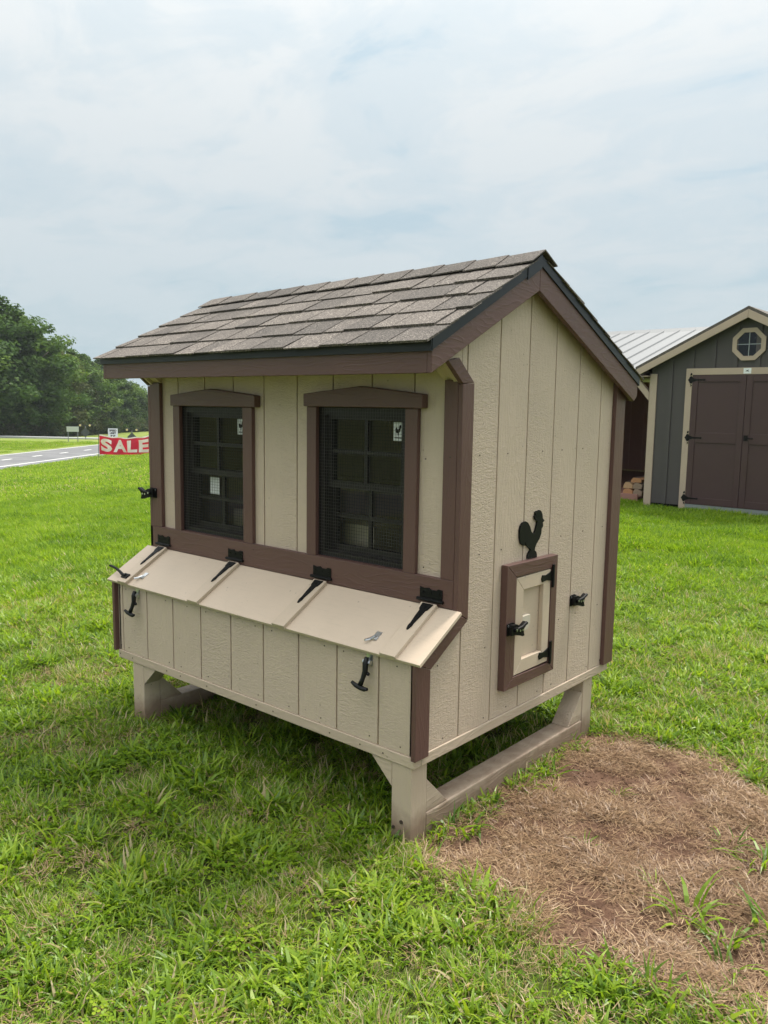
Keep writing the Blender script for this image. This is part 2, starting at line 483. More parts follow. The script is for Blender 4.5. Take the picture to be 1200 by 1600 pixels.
def make_patch():
    P = np.array(PATCH); n = 120
    seg = np.linalg.norm(np.roll(P, -1, 0) - P, axis=1); cum = np.concatenate([[0], np.cumsum(seg)])
    t = np.linspace(0, cum[-1], n, endpoint=False); ring = []
    for a in t:
        i = np.searchsorted(cum, a, 'right') - 1; f = (a - cum[i]) / seg[i]
        ring.append(P[i] * (1 - f) + P[(i + 1) % len(P)] * f)
    ring = np.array(ring); ang = np.arange(n)
    ring += (ring - PC) * (0.05 * np.sin(ang * 0.7) + 0.04 * np.sin(ang * 1.9 + 1))[:, None] * 0.7
    vs = [(PC[0], PC[1], 0.008)]; K = 7
    for k in range(1, K + 1):
        for p in ring:
            q = PC + (p - PC) * (k / K * 1.06)
            h = 0.008 + 0.006 * math.sin(q[0] * 9) * math.sin(q[1] * 7 + 1) * (1 - k / K)
            vs.append((q[0], q[1], max(h, 0.004) if k < K else 0.004))
    fs = [(0, 1 + i, 1 + (i + 1) % n) for i in range(n)]
    for k in range(1, K):
        a, b = 1 + (k - 1) * n, 1 + k * n
        fs += [(a + i, b + i, b + (i + 1) % n, a + (i + 1) % n) for i in range(n)]
    o = MB().add(vs, fs).build('bare_soil', soil_mat(), None, True); o['kind'] = 'structure'


make_patch()

# ------------------------------------------------------------------ chicken coop
coop = thing('chicken_coop', 'tan chicken coop on legs with brown trim, shingled roof and sloping nest box lid', 'chicken coop', (0, 0, 0))
E0, XL, DR = -0.222, -1.83, 1.235         # nest-box front, left end, rear wall
ZB, ZE = 0.323, 0.655
RA = (0.398, 2.028); RF = (-0.242, 1.692); RR = (1.295, 1.624)     # rake top line (y,z)


def roof_z(y, off=0.0):
    a, b = (RF, RA) if y < RA[0] else (RA, RR)
    return a[1] + (b[1] - a[1]) * (y - a[0]) / (b[0] - a[0]) + off


GABLE = [(E0, ZB), (E0, 0.648), (0.0, 0.786), (0.0, 1.578), (-0.10, 1.66), (-0.10, roof_z(-0.1, -0.02)), (RA[0], RA[1] - 0.022), (DR, roof_z(DR, -0.022)), (DR, ZB)]
GAP = 0.0035

# structural cores behind the siding (the groove bottoms)
core = MB()
core.prism([(y, z) for y, z in GABLE], PX, -0.020, -0.009)
core.build('end_sheathing', m_tan_v, coop)
MB().prism(GABLE, PX, XL + 0.009, XL + 0.02).build('end_sheathing', m_tan_v, coop)
MB().box(XL + 0.02, -0.02, E0 + 0.009, E0 + 0.02, ZB, ZE - 0.012).build('nest_box_sheathing', m_tan_v, coop)
MB().box(XL + 0.02, -0.02, DR - 0.02, DR - 0.001, ZB, roof_z(DR, -0.03)).build('rear_wall', m_tan_v, coop)

WIN = [(-1.615, -1.105), (-0.712, -0.202)]       # rough openings
WZ0, WZ1 = 0.905, 1.505
# front wall sheathing around window openings
fs_ = MB()
xs = [XL + 0.02] + [v for wn in WIN for v in wn] + [-0.02]
for i in range(0, len(xs), 2): fs_.box(xs[i], xs[i + 1], 0.009, 0.018, 0.70, 1.72)
for a, b in WIN:
    fs_.box(a, b, 0.009, 0.018, WZ1, 1.72); fs_.box(a, b, 0.009, 0.018, 0.70, WZ0)
fs_.build('front_sheathing', m_tan_v, coop)


def cells(lo, hi, g0, step=0.2032):
    ed = [lo]; k = math.floor((lo - g0) / step) - 1
    while g0 + k * step < hi:
        if g0 + k * step > lo + 0.012: ed.append(g0 + k * step)
        k += 1
    ed.append(hi); return list(zip(ed[:-1], ed[1:]))


# nest box front boards
for a, b in cells(XL, 0.0, -0.1642 - 0.2032 * 12):
    MB().box(a + GAP, b - GAP, E0, E0 + 0.009, ZB, ZE - 0.002).build('siding_board', m_tan_v, coop, bevel=0.0012)
# front wall boards (cut round the windows)
for a, b in cells(XL, 0.0, -0.002 - 0.2032 * 12):
    a2, b2 = a + GAP, b - GAP; mb = MB(); cuts = [(a2, b2)]
    for w0, w1 in WIN:
        nc = []
        for c0, c1 in cuts:
            lo, hi = max(c0, w0), min(c1, w1)
            if lo >= hi: nc.append((c0, c1)); continue
            if c0 < lo: nc.append((c0, lo))
            if hi < c1: nc.append((hi, c1))
            mb.box(lo, hi, 0.0, 0.009, WZ1, 1.735)
        cuts = nc
    for c0, c1 in cuts: mb.box(c0, c1, 0.0, 0.009, 0.80, 1.735)
    mb.build('siding_board', m_tan_v, coop)
# gable boards
for side, (xa, xb) in (('right', (-0.009, 0.0)), ('left', (XL, XL + 0.009))):
    for a, b in cells(E0 + 0.0, DR, 0.0318 - 0.2032 * 4):
        pl = clip_poly(GABLE, a + GAP, b - GAP)
        if len(pl) >= 3: MB().prism(pl, PX, xa, xb).build('siding_board', m_tan_v, coop, bevel=0.0012)

# floor, base frame
MB().box(XL + 0.02, -0.02, E0 + 0.02, DR - 0.02, 0.300, 0.318).build('floor', m_inner, coop)
fr = MB(); fr.box(XL, 0.004, E0 - 0.005, E0 + 0.035, 0.283, 0.322); fr.build('base_beam', m_tan_x, coop, bevel=0.003)
MB().box(XL, 0.004, DR - 0.035, DR + 0.004, 0.283, 0.322).build('base_beam', m_tan_x, coop, bevel=0.003)
MB().box(-0.036, 0.005, E0 + 0.0355, DR - 0.0355, 0.283, 0.322).build('base_beam', m_tan_y, coop, bevel=0.003)
MB().box(XL - 0.001, XL + 0.036, E0 + 0.0355, DR - 0.0355, 0.283, 0.322).build('base_beam', m_tan_y, coop, bevel=0.003)

# legs, skids, braces
LEG = 0.088
for lx0, inner in ((-0.098, -1), (-1.715, 1)):
    lx1 = lx0 + LEG
    MB().box(lx0, lx1, E0, E0 + LEG, -0.03, 0.283).build('leg', m_tan_z, coop, bevel=0.004)
    MB().box(lx0, lx1, 1.03, 1.03 + LEG, -0.03, 0.283).build('leg', m_tan_z, coop, bevel=0.004)
    MB().box(lx0, lx1, E0 + LEG + 0.001, 1.029, -0.03, 0.088).build('skid', m_tan_y, coop, bevel=0.005)
    g = 0.125; y0 = E0 + LEG + 0.002
    MB().prism([(y0, 0.089), (y0, 0.089 + g), (y0 + g, 0.089)], PX, lx0 + 0.003, lx1 - 0.003).build('skid_brace', m_tan_y, coop, bevel=0.002)
    MB().prism([(1.028, 0.089), (1.028, 0.22), (1.028 - g, 0.089)], PX, lx0 + 0.003, lx1 - 0.003).build('skid_brace', m_tan_y, coop, bevel=0.002)
    xi = lx0 - 0.001 if inner < 0 else lx1 + 0.001
    for yb in (E0 + 0.001, 1.03 + 0.001):
        MB().prism([(xi, 0.2825), (xi + inner * 0.098, 0.2825), (xi, 0.19)], PY, yb, yb + LEG - 0.002).build('leg_brace', m_tan_x, coop, bevel=0.002)
# bolts at the foot of the near leg
for bx, bz in ((-0.085, 0.045), (-0.05, 0.075)):
    MB().tube([(bx, E0 - 0.0005, bz), (bx, E0 - 0.004, bz)], 0.007, 10).build('bolt_head', m_nail, coop)

# corner trims
TP = 0.02
MB().box(-0.058, -0.0005, -TP, -0.0005, 0.9055, 1.60).build('corner_trim', m_br_z, coop, bevel=0.002)
MB().box(XL + 0.0005, XL + 0.078, -TP, -0.0005, 0.9055, 1.60).build('corner_trim', m_br_z, coop, bevel=0.002)
MB().box(XL - 0.02, -0.0005 + 0.0, -TP - 0.0, -0.0008, 0.802, 0.905).build('window_band', m_br_x, coop, bevel=0.002)
for x0, x1 in ((0.0, TP), (XL - TP, XL)):
    x0 += 0.0005
    # gable-side trims: upper flare, upright, slope, nest-box upright, rear upright
    MB().prism([(-TP, 1.588), (0.047, 1.592 + 0.0), (-0.045, 1.672), (-0.108, 1.66)], PX, x0, x1).build('corner_trim', m_br_y, coop, bevel=0.002)
    MB().prism([(-TP, 0.797), (0.047, 0.757), (0.047, 1.5905), (-TP, 1.5865)], PX, x0, x1).build('corner_trim', m_br_z, coop, bevel=0.002)
    MB().prism([(-TP - 0.0005, 0.7955), (0.0465, 0.7555), (-0.165, 0.6255), (-0.2415, 0.6605)], PX, x0, x1).build('corner_trim', m_br_y, coop, bevel=0.002)
    MB().prism([(-0.242, 0.659), (-0.166, 0.6245), (-0.166, 0.318), (-0.242, 0.318)], PX, x0, x1).build('corner_trim', m_br_z, coop, bevel=0.002)
    MB().prism([(1.163, 0.323), (1.255, 0.323), (1.255, roof_z(1.255, -0.03)), (1.163, roof_z(1.163, -0.03))], PX, x0, x1).build('corner_trim', m_br_z, coop, bevel=0.002)
# tan undersides of the flared gable corners
for x0, x1 in ((-0.075, -0.001), (XL + 0.001, XL + 0.075)):
    MB().prism([(-0.003, 1.597), (-0.003, 1.70), (-0.10, roof_z(-0.1, -0.022)), (-0.10, 1.672)], PX, x0, x1).build('eave_bracket', m_tan_y, coop)

# roof: rake boards, fascia, deck
OX0, OX1 = -1.867, 0.055
roof = MB()
sl_f = math.hypot(RA[0] - RF[0], RA[1] - RF[1])


def slab(mb, x0, x1, o0, o1, ext_f=0.012, ext_r=0.012):
    """roof slab between vertical offsets o0 and o1 above the rake line"""
    f0, r0 = RF[0] - ext_f, RR[0] + ext_r
    pf = [(f0, roof_z(f0, o0)), (RA[0], RA[1] + o0), (RA[0], RA[1] + o1), (f0, roof_z(f0, o1))]
    pr = [(RA[0], RA[1] + o0), (r0, roof_z(r0, o0)), (r0, roof_z(r0, o1)), (RA[0], RA[1] + o1)]
    mb.prism(pf, PX, x0, x1); mb.prism(pr, PX, x0, x1)


slab(roof, OX0 + 0.002, OX1 - 0.002, 0.002, 0.026, 0.0, 0.0)
roof_o = roof.build('roof', m_tan_x, coop)
for x0, x1 in ((OX1 - 0.019, OX1), (OX0, OX0 + 0.019)):
    dz = 0.092
    MB().prism([(RF[0], RF[1] - 0.078), (RF[0], RF[1]), (RA[0] - 0.0006, RA[1]), (RA[0] - 0.0006, RA[1] - dz)], PX, x0, x1).build('rake_board', m_br_y, roof_o, bevel=0.002)
    MB().prism([(RA[0] + 0.0006, RA[1] - dz), (RA[0] + 0.0006, RA[1]), RR, (RR[0], RR[1] - 0.055), (RR[0] - 0.03, roof_z(RR[0] - 0.03, -dz))], PX, x0, x1).build('rake_board', m_br_y, roof_o, bevel=0.002)
MB().box(OX0 + 0.0195, OX1 - 0.0195, RF[0], RF[0] + 0.018, RF[1] - 0.078, RF[1] + 0.001).build('fascia_board', m_br_x, roof_o, bevel=0.002)
MB().box(OX0 + 0.0195, OX1 - 0.0195, RR[0] - 0.018, RR[0], RR[1] - 0.075, RR[1]).build('fascia_board', m_br_x, roof_o, bevel=0.002)
# black drip edge: flashing wrapped over eaves and rakes
de = MB()
for x0, x1 in ((OX1 - 0.001, OX1 + 0.006), (OX0 - 0.006, OX0 + 0.001)):
    de = MB(); slab(de, x0, x1, -0.004, 0.032, 0.006, 0.006); de.build('drip_edge', m_drip, roof_o)
d2 = MB(); d2.box(OX0 - 0.004, OX1 + 0.004, RF[0] - 0.012, RF[0] - 0.0005, roof_z(RF[0] - 0.012, -0.004), roof_z(RF[0] - 0.012, 0.031))
d2.build('drip_edge', m_drip, roof_o); d2 = MB()
d2.box(OX0 - 0.004, OX1 + 0.004, RR[0] + 0.0005, RR[0] + 0.012, roof_z(RR[0] + 0.012, -0.004), roof_z(RR[0] + 0.012, 0.031))
d2.build('drip_edge', m_drip, roof_o)
d3 = MB(); slab(d3, OX0 + 0.0015, OX1 - 0.0015, 0.0262, 0.0315, 0.010, 0.010); d3.build('underlayment', m_drip, roof_o)
# a folded flashing tab by the ridge
MB().prism([(0.30, roof_z(0.30, -0.014)), (0.30, roof_z(0.30, 0.034)), (RA[0] - 0.002, RA[1] + 0.036), (RA[0] - 0.002, RA[1] - 0.013)], PX, OX1 + 0.004, OX1 + 0.0085).build('flashing_tab', m_drip, roof_o)


def shingles(A, Bp, ncourse, seed):
    """A ridge point, Bp eave point (y,z)"""
    rnd = random.Random(seed)
    d = Vector((0, Bp[0] - A[0], Bp[1] - A[1])); L = d.length; d.normalize()
    n = Vector((0, -d.z, d.y));  n = n if n.z > 0 else -n
    expo = (L + 0.03 - 0.075) / ncourse
    base = Vector((0, A[0], A[1])) + n * 0.028
    for c in range(ncourse):
        s1 = L + 0.03 - c * expo; s0 = s1 - expo - 0.05
        x = OX0 - 0.018; first = True
        while x < OX1 + 0.014:
            wd = rnd.choice([0.10, 0.13, 0.155, 0.18, 0.205]) * (0.55 if first else 1); first = False
            x1 = min(x + wd, OX1 + 0.016)
            if OX1 + 0.016 - x1 < 0.05: x1 = OX1 + 0.016
            t = rnd.choice([0.0045, 0.005, 0.0078, 0.0088])
            jit = rnd.uniform(-0.004, 0.004) + (0.003 if t > 0.01 else 0); sk = rnd.uniform(-0.004, 0.004)
            h1 = 0.004
            lo = [base + d * s0, base + d * (s1 + jit)]
            g = 0.0034
            def P(xx, s, h): return Vector((xx, 0, 0)) + base + d * s + n * h
            pts = [P(x + g + sk, s0, -0.001), P(x1 - g + sk, s0, -0.001), P(x1 - g, s1 + jit, h1), P(x + g, s1 + jit, h1),
                   P(x + g + sk, s0, 0.001), P(x1 - g + sk, s0, 0.001), P(x1 - g, s1 + jit, h1 + t), P(x + g, s1 + jit, h1 + t)]
            MB().hexa(pts).build('shingle', m_shingle, roof_o)
            x = x1


shingles(RA, RF, 5, 3)
shingles(RA, RR, 7, 5)
# ridge caps
x = OX0 - 0.016; rnd = random.Random(9); k = 0
nf = Vector((RA[0] - RF[0], RA[1] - RF[1])).normalized(); nr = Vector((RR[0] - RA[0], RR[1] - RA[1])).normalized()
while x < OX1 + 0.01:
    e = rnd.choice([0.17, 0.15, 0.2, 0.16]); x1 = min(x + e, OX1 + 0.018)
    if OX1 - x1 < 0.06: x1 = OX1 + 0.018
    mb = MB(); ln = 0.098 + rnd.uniform(-0.004, 0.004); vs = []
    for xx, h in ((x, 0.0005), (x1, 0.0045)):
        for hh in (h + 0.036, h + 0.041):
            for (oy, oz) in ((-nf.x * ln, -nf.y * ln), (-nf.x * 0.018, -nf.y * 0.018 + 0.003), (0, 0.0035), (nr.x * 0.018, nr.y * 0.018 + 0.003), (nr.x * ln, nr.y * ln)):
                vs.append((xx, RA[0] + oy, RA[1] + oz + hh + 0.004))
    fs = []
    for i in range(4):
        fs += [(i, i + 1, 11 + i, 10 + i), (5 + i, 15 + i, 16 + i, 6 + i), (i, 5 + i, 6 + i, i + 1), (10 + i, 11 + i, 16 + i, 15 + i)]
    fs += [(0, 10, 15, 5), (4, 9, 19, 14)]
    mb.add(vs, fs).build('ridge_cap', m_shingle, roof_o)
    x = x1 - 0.0

# the old roof has settled a little towards its left end
for o in [roof_o] + list(roof_o.children):
    for vtx in o.data.vertices:
        c = vtx.co; c.z -= 0.034 * (OX1 - c.x) / (OX1 - OX0) * max(0.0, (c.z - 1.66) / 0.4)

# ---- windows
for wi, (a, b) in enumerate(WIN):
    if wi == 0: co, ci, rci, rco, hx0, hx1, apex, zt = -1.645, -1.595, -1.137, -1.076, -1.642, -1.039, -1.34, 1.494
    else: co, ci, rci, rco, hx0, hx1, apex, zt = -0.739, -0.686, -0.231, -0.174, -0.742, -0.143, -0.437, 1.502
    wobj = MB()
    wobj.box(co, ci, -0.02, -0.0006, 0.9055, zt)
    wn = wobj.build('window', m_br_z, coop, bevel=0.002)
    MB().box(rci, rco, -0.02, -0.0006, 0.9055, zt).build('casing', m_br_z, wn, bevel=0.002)
    MB().prism([(hx0, zt + 0.0006), (hx1, zt + 0.0006), (hx1, zt + 0.05), (apex, zt + 0.079), (hx0, zt + 0.05)], PY, -0.036, -0.0007).build('header', m_br_x, wn, bevel=0.003)
    z0, z1 = 0.908, zt - 0.001; x0, x1 = ci, rci; zm = z0 + (z1 - z0) * 0.487
    f = MB(); t = 0.028
    f.box(a, x0 + t, 0.004, 0.075, z0, z1); f.box(x1 - t, b, 0.004, 0.075, z0, z1)
    f.box(x0 + t, x1 - t, 0.004, 0.075, z1 - t, z1); f.box(x0 + t, x1 - t, 0.004, 0.075, z0, z0 + 0.02)
    f.build('frame', m_sash, wn)
    MB().box(x0, x1, -0.0195, 0.0035, 0.9055, 0.9075).build('sill', m_br_x, wn)
    for nm, za, zb, yy in (('upper_sash', zm - 0.012, z1 - t, 0.022), ('lower_sash', z0 + 0.02, zm + 0.016, 0.050)):
        s = MB(); r = 0.02; xa, xb = x0 + t, x1 - t
        s.box(xa, xa + r, yy, yy + 0.022, za, zb); s.box(xb - r, xb, yy, yy + 0.022, za, zb)
        s.box(xa + r, xb - r, yy, yy + 0.022, zb - r, zb); s.box(xa + r, xb - r, yy, yy + 0.022, za, za + r + 0.006)
        s.build(nm, m_sash, wn)
        xm, zz = (xa + xb) / 2, (za + zb) / 2
        MB().box(xm - 0.008, xm + 0.008, yy + 0.003, yy + 0.014, za + r + 0.006, zb - r).build('muntin', m_sash, wn)
        for q0, q1 in ((xa + r, xm - 0.008), (xm + 0.008, xb - r)):
            MB().box(q0, q1, yy + 0.003, yy + 0.014, zz - 0.008, zz + 0.008).build('muntin', m_sash, wn)
            for p0, p1 in ((za + r + 0.006, zz - 0.008), (zz + 0.008, zb - r)):
                MB().add([(q0, yy + 0.016, p0), (q1, yy + 0.016, p0), (q1, yy + 0.016, p1), (q0, yy + 0.016, p1)], [(0, 1, 2, 3)]).build('pane', m_glass if nm == 'upper_sash' else m_clear, wn, recalc=False)
    # welded wire over the opening
    wm = MB(); st = 0.0127; xx = x0 + 0.004
    while xx < x1: wm.box(xx - 0.0005, xx + 0.0005, -0.0015, -0.0005, z0, z1); xx += st
    zz = z0 + 0.004
    while zz < z1: wm.box(x0, x1, -0.0005, 0.0005, zz - 0.0005, zz + 0.0005); zz += st
    wo_ = wm.build('wire_mesh', m_wire, wn); wo_['kind'] = 'stuff'
    # maker's label on the top right pane: white square with a small dark bird over two lines
    lx, lz, ly = x1 - t - 0.024 - 0.05, z1 - t - 0.024 - 0.068, 0.0365
    st_ = MB().box(lx, lx + 0.05, ly, ly + 0.001, lz, lz + 0.068).build('window_label', m_white, wn)
    em = [(0.012, 0.030), (0.010, 0.044), (0.016, 0.050), (0.022, 0.042), (0.028, 0.044), (0.030, 0.056), (0.036, 0.060), (0.040, 0.052), (0.036, 0.044), (0.034, 0.036), (0.027, 0.028), (0.026, 0.020), (0.022, 0.020), (0.022, 0.028)]
    mk = MB(); mk.prism([(lx + p, lz + q) for p, q in em], PY, ly - 0.0008, ly - 0.0002)
    mk.box(lx + 0.008, lx + 0.042, ly - 0.0008, ly - 0.0002, lz + 0.009, lz + 0.013)
    mk.build('label_mark', m_black, wn)
    if wi == 0:
        MB().box(-1.475, -1.405, 0.0620, 0.0632, 1.088, 1.166).build('window_label', m_white, wn)

# interior seen through the lower sashes: droppings board, ramp, nest dividers
MB().box(XL + 0.03, -0.03, 0.55, 1.20, 0.86, 0.875).build('roost_shelf', m_inner, coop)
for yy in (0.7, 0.95): MB().box(XL + 0.03, -0.03, yy, yy + 0.04, 1.08, 1.12).build('roost_bar', m_inner, coop)
MB().hexa([(-1.30, 0.25, 0.33), (-1.30, 0.45, 0.33), (-1.75, 0.45, 0.86), (-1.75, 0.25, 0.86), (-1.29, 0.25, 0.35), (-1.29, 0.45, 0.35), (-1.74, 0.45, 0.88), (-1.74, 0.25, 0.88)]).build('ramp', m_inner, coop)
MB().box(-1.60, -1.0, 0.30, 0.315, 0.80, 0.985).build('droppings_board', m_inner, coop)
nb = MB(); nb.box(-0.72, -0.53, 0.16, 0.172, 0.60, 1.02); nb.box(-0.542, -0.53, 0.172, 0.45, 0.60, 1.02); nb.box(-0.72, -0.542, 0.172, 0.45, 1.008, 1.02)
nb.build('feed_bin', m_inner, coop)
MB().prism([(-0.66, 0.93), (-0.565, 0.93), (-0.565, 0.82)], PY, 0.157, 0.1595).build('bin_opening_shade', m_sash, coop)  # flat dark triangle: shade inside the bin's opening put into the colour
for xx in (-1.50, -1.2, -0.9, -0.62, -0.32):
    MB().prism([(E0 + 0.03, 0.32), (0.05, 0.32), (0.05, 0.72), (E0 + 0.03, 0.6)], PX, xx, xx + 0.012).build('nest_divider', m_inner, coop)

# ---- nest-box lid
P0 = Vector((0, -0.0195, 0.802)); P1 = Vector((0, -0.250, 0.664))
ld = (P1 - P0); LL = ld.length; ld.normalize(); ln_ = Vector((0, ld.z, -ld.y)); ln_ = ln_ if ln_.z > 0 else -ln_


def LP(x, s, h): p = P0 + ld * s + ln_ * h; return (x, p.y, p.z)


def lid_box(mb, x0, x1, s0, s1, h0, h1):
    return mb.hexa([LP(x0, s0, h0), LP(x1, s0, h0), LP(x1, s1, h0), LP(x0, s1, h0), LP(x0, s0, h1), LP(x1, s0, h1), LP(x1, s1, h1), LP(x0, s1, h1)])


lid = lid_box(MB(), -1.878, 0.037, 0.001, LL, -0.013, 0.0).build('nest_box_lid', m_lid, coop, bevel=0.0015)
hc = [-1.738, -1.192, -0.648, -0.097]
for cx in hc:
    lid_box(MB(), cx - 0.035, cx + 0.035, 0.004, LL + 0.004, 0.0003, 0.015).build('lid_batten', m_batt, lid, bevel=0.0015)
    hn = MB()
    # plate on the band with a wavy top
    pl = [(cx - 0.048, 0.828), (cx + 0.052, 0.828), (cx + 0.052, 0.864), (cx + 0.034, 0.866), (cx + 0.026, 0.860), (cx + 0.002, 0.860), (cx - 0.008, 0.866), (cx - 0.03, 0.862), (cx - 0.048, 0.866)]
    hn.prism(pl, PY, -0.0235, -0.0205)
    h_o = hn.build('hinge', m_black, lid)
    MB().tube([(cx - 0.058, -0.026, 0.822), (cx + 0.058, -0.026, 0.822)], 0.0062, 10).build('hinge_barrel', m_black, lid, smooth=False)
    sp = [(-0.024, 0.010), (0.024, 0.010), (0.019, 0.040), (0.013, 0.046), (0.011, 0.080), (0.007, 0.112), (0.0085, 0.128), (0.003, 0.146), (-0.003, 0.146), (-0.0085, 0.128), (-0.007, 0.112), (-0.011, 0.080), (-0.013, 0.046), (-0.019, 0.040)]
    MB().prism([(cx + p, q) for p, q in sp], lambda p, t: LP(p[0], p[1], t), 0.0153, 0.0185).build('hinge_strap', m_black, lid)
    nl = MB()
    for dx in (-0.034, 0.002, 0.038):
        nl.tube([(cx + dx, -0.0235, 0.848), (cx + dx, -0.0255, 0.848)], 0.0042, 8)
    for s in (0.028, 0.066, 0.122):
        a = Vector(LP(cx, s, 0.0185)); b = Vector(LP(cx, s, 0.0205)); nl.tube([a, b], 0.004, 8)
    nl.build('screw_heads', m_black, lid)
# zinc catches on the lid, rubber T-latches below, and a third latch strap lying over the left edge
for cx in (-1.655, -0.205):
    k = MB(); k.prism([(cx - 0.012, 0.175), (cx + 0.012, 0.175), (cx + 0.012, 0.215), (cx - 0.012, 0.215)], lambda p, t: LP(p[0], p[1], t), 0.0003, 0.003)
    k.tube([LP(cx - 0.006, 0.20, 0.003), LP(cx - 0.012, 0.222, 0.008), LP(cx - 0.018, 0.238, 0.016)], 0.005, 8)
    k.tube([LP(cx + 0.006, 0.20, 0.003), LP(cx + 0.004, 0.218, 0.010)], 0.005, 8)
    k.build('zinc_catch', m_zinc, lid)
    yb = E0 - 0.012; z0 = 0.642
    br = MB(); br.box(cx - 0.014, cx + 0.014, E0 - 0.004, E0 - 0.0003, z0 - 0.036, z0 + 0.004)
    br.tube([(cx - 0.017, yb - 0.004, z0 - 0.022), (cx + 0.017, yb - 0.004, z0 - 0.022)], 0.008, 10); br.build('latch_bracket', m_zinc, coop)
    rb = MB()
    rb.tube([(cx, yb - 0.006, z0 - 0.004), (cx, yb - 0.012, z0 - 0.026), (cx - 0.002, yb - 0.012, z0 - 0.055), (cx - 0.006, yb - 0.020, z0 - 0.082), (cx - 0.012, yb - 0.026, z0 - 0.103)], [0.008, 0.011, 0.010, 0.008, 0.010], 10)
    rb.tube([(cx - 0.048, yb - 0.031, z0 - 0.098), (cx - 0.03, yb - 0.028, z0 - 0.108), (cx - 0.012, yb - 0.026, z0 - 0.112), (cx + 0.008, yb - 0.026, z0 - 0.114), (cx + 0.022, yb - 0.028, z0 - 0.110)], [0.006, 0.0085, 0.0095, 0.0085, 0.006], 10)
    rb.tube([(cx + 0.004, yb - 0.008, z0 - 0.06), (cx + 0.014, yb - 0.010, z0 - 0.064)], 0.006, 8)
    rb.build('rubber_latch', m_rubber, coop, smooth=True)
lv = MB(); lv.tube([LP(-1.742, 0.236, 0.020), LP(-1.765, 0.236, 0.021), LP(-1.80, 0.226, 0.028), LP(-1.84, 0.218, 0.034), LP(-1.885, 0.213, 0.035), LP(-1.900, 0.212, 0.034)], [0.008, 0.008, 0.0065, 0.006, 0.006, 0.0055], 8)
lv.prism([(-1.765, 0.222), (-1.722, 0.222), (-1.722, 0.250), (-1.765, 0.250)], lambda p, t: LP(p[0], p[1], t), 0.0153, 0.021)
lv.build('latch_lever', m_black, lid)

# ---- small pop door on the gable
door = MB().prism([(0.285, 0.430), (0.352, 0.4725), (0.352, 0.8665), (0.285, 0.919)], PX, 0.0006, 0.030).build('door_frame', m_br_z, coop, bevel=0.002)
MB().prism([(0.2855, 0.9195), (0.3525, 0.867), (0.620, 0.8645), (0.668, 0.915)], PX, 0.0006, 0.030).build('door_frame_board', m_br_y, door, bevel=0.002)
MB().prism([(0.668, 0.9145), (0.6205, 0.864), (0.6205, 0.4675), (0.668, 0.427)], PX, 0.0006, 0.030).build('door_frame_board', m_br_z, door, bevel=0.002)
MB().prism([(0.6675, 0.4265), (0.620, 0.467), (0.3525, 0.472), (0.2855, 0.4295)], PX, 0.0006, 0.030).build('door_frame_board', m_br_y, door, bevel=0.002)
pd = MB().box(0.001, 0.008, 0.354, 0.6185, 0.474, 0.863).build('pop_door', m_batt, coop)
D0, D1, DZ0, DZ1, SW = 0.356, 0.6165, 0.4755, 0.862, 0.054
MB().prism([(D0, DZ0), (D0 + SW, DZ0 + SW), (D0 + SW, DZ1 - SW), (D0, DZ1)], PX, 0.0085, 0.028).build('stile', m_batt, pd, bevel=0.002)
MB().prism([(D1, DZ0), (D1, DZ1), (D1 - SW, DZ1 - SW), (D1 - SW, DZ0 + SW)], PX, 0.0085, 0.028).build('stile', m_batt, pd, bevel=0.002)
MB().prism([(D0 + 0.0005, DZ0), (D1 - 0.0005, DZ0), (D1 - SW, DZ0 + SW), (D0 + SW, DZ0 + SW)], PX, 0.0085, 0.028).build('rail', m_batt, pd, bevel=0.002)
MB().prism([(D0 + 0.0005, DZ1), (D0 + SW, DZ1 - SW), (D1 - SW, DZ1 - SW), (D1 - 0.0005, DZ1)], PX, 0.0085, 0.028).build('rail', m_batt, pd, bevel=0.002)
MB().prism([(0.411, 0.640), (0.455, 0.645), (0.47, 0.665), (0.47, 0.70), (0.411, 0.70)], PX, 0.0085, 0.026).build('strike_block', principled('pale_block', (0.52, 0.47, 0.38), 0.6), pd)
for hz in (0.833, 0.512):
    h = MB(); h.prism([(0.624, hz - 0.045), (0.642, hz - 0.045), (0.642, hz + 0.045), (0.624, hz + 0.045)], PX, 0.0303, 0.033)
    h.tube([(0.036, 0.622, hz - 0.047), (0.036, 0.622, hz + 0.047)], 0.0052, 8)
    h.prism([(0.618, hz + 0.02), (0.618, hz - 0.02), (0.575, hz - 0.011), (0.545, hz - 0.015), (0.538, hz), (0.545, hz + 0.013), (0.575, hz + 0.009)], PX, 0.0285, 0.033)
    h.build('hinge', m_black, pd)


CAST = [(0.0, -0.020), (0.0, 0.012), (0.006, 0.020), (0.036, 0.019), (0.050, 0.012), (0.066, 0.006), (0.082, 0.016), (0.094, 0.022), (0.103, 0.014), (0.094, 0.004), (0.084, -0.004), (0.082, -0.018), (0.088, -0.032), (0.076, -0.034), (0.056, -0.028), (0.030, -0.022)]


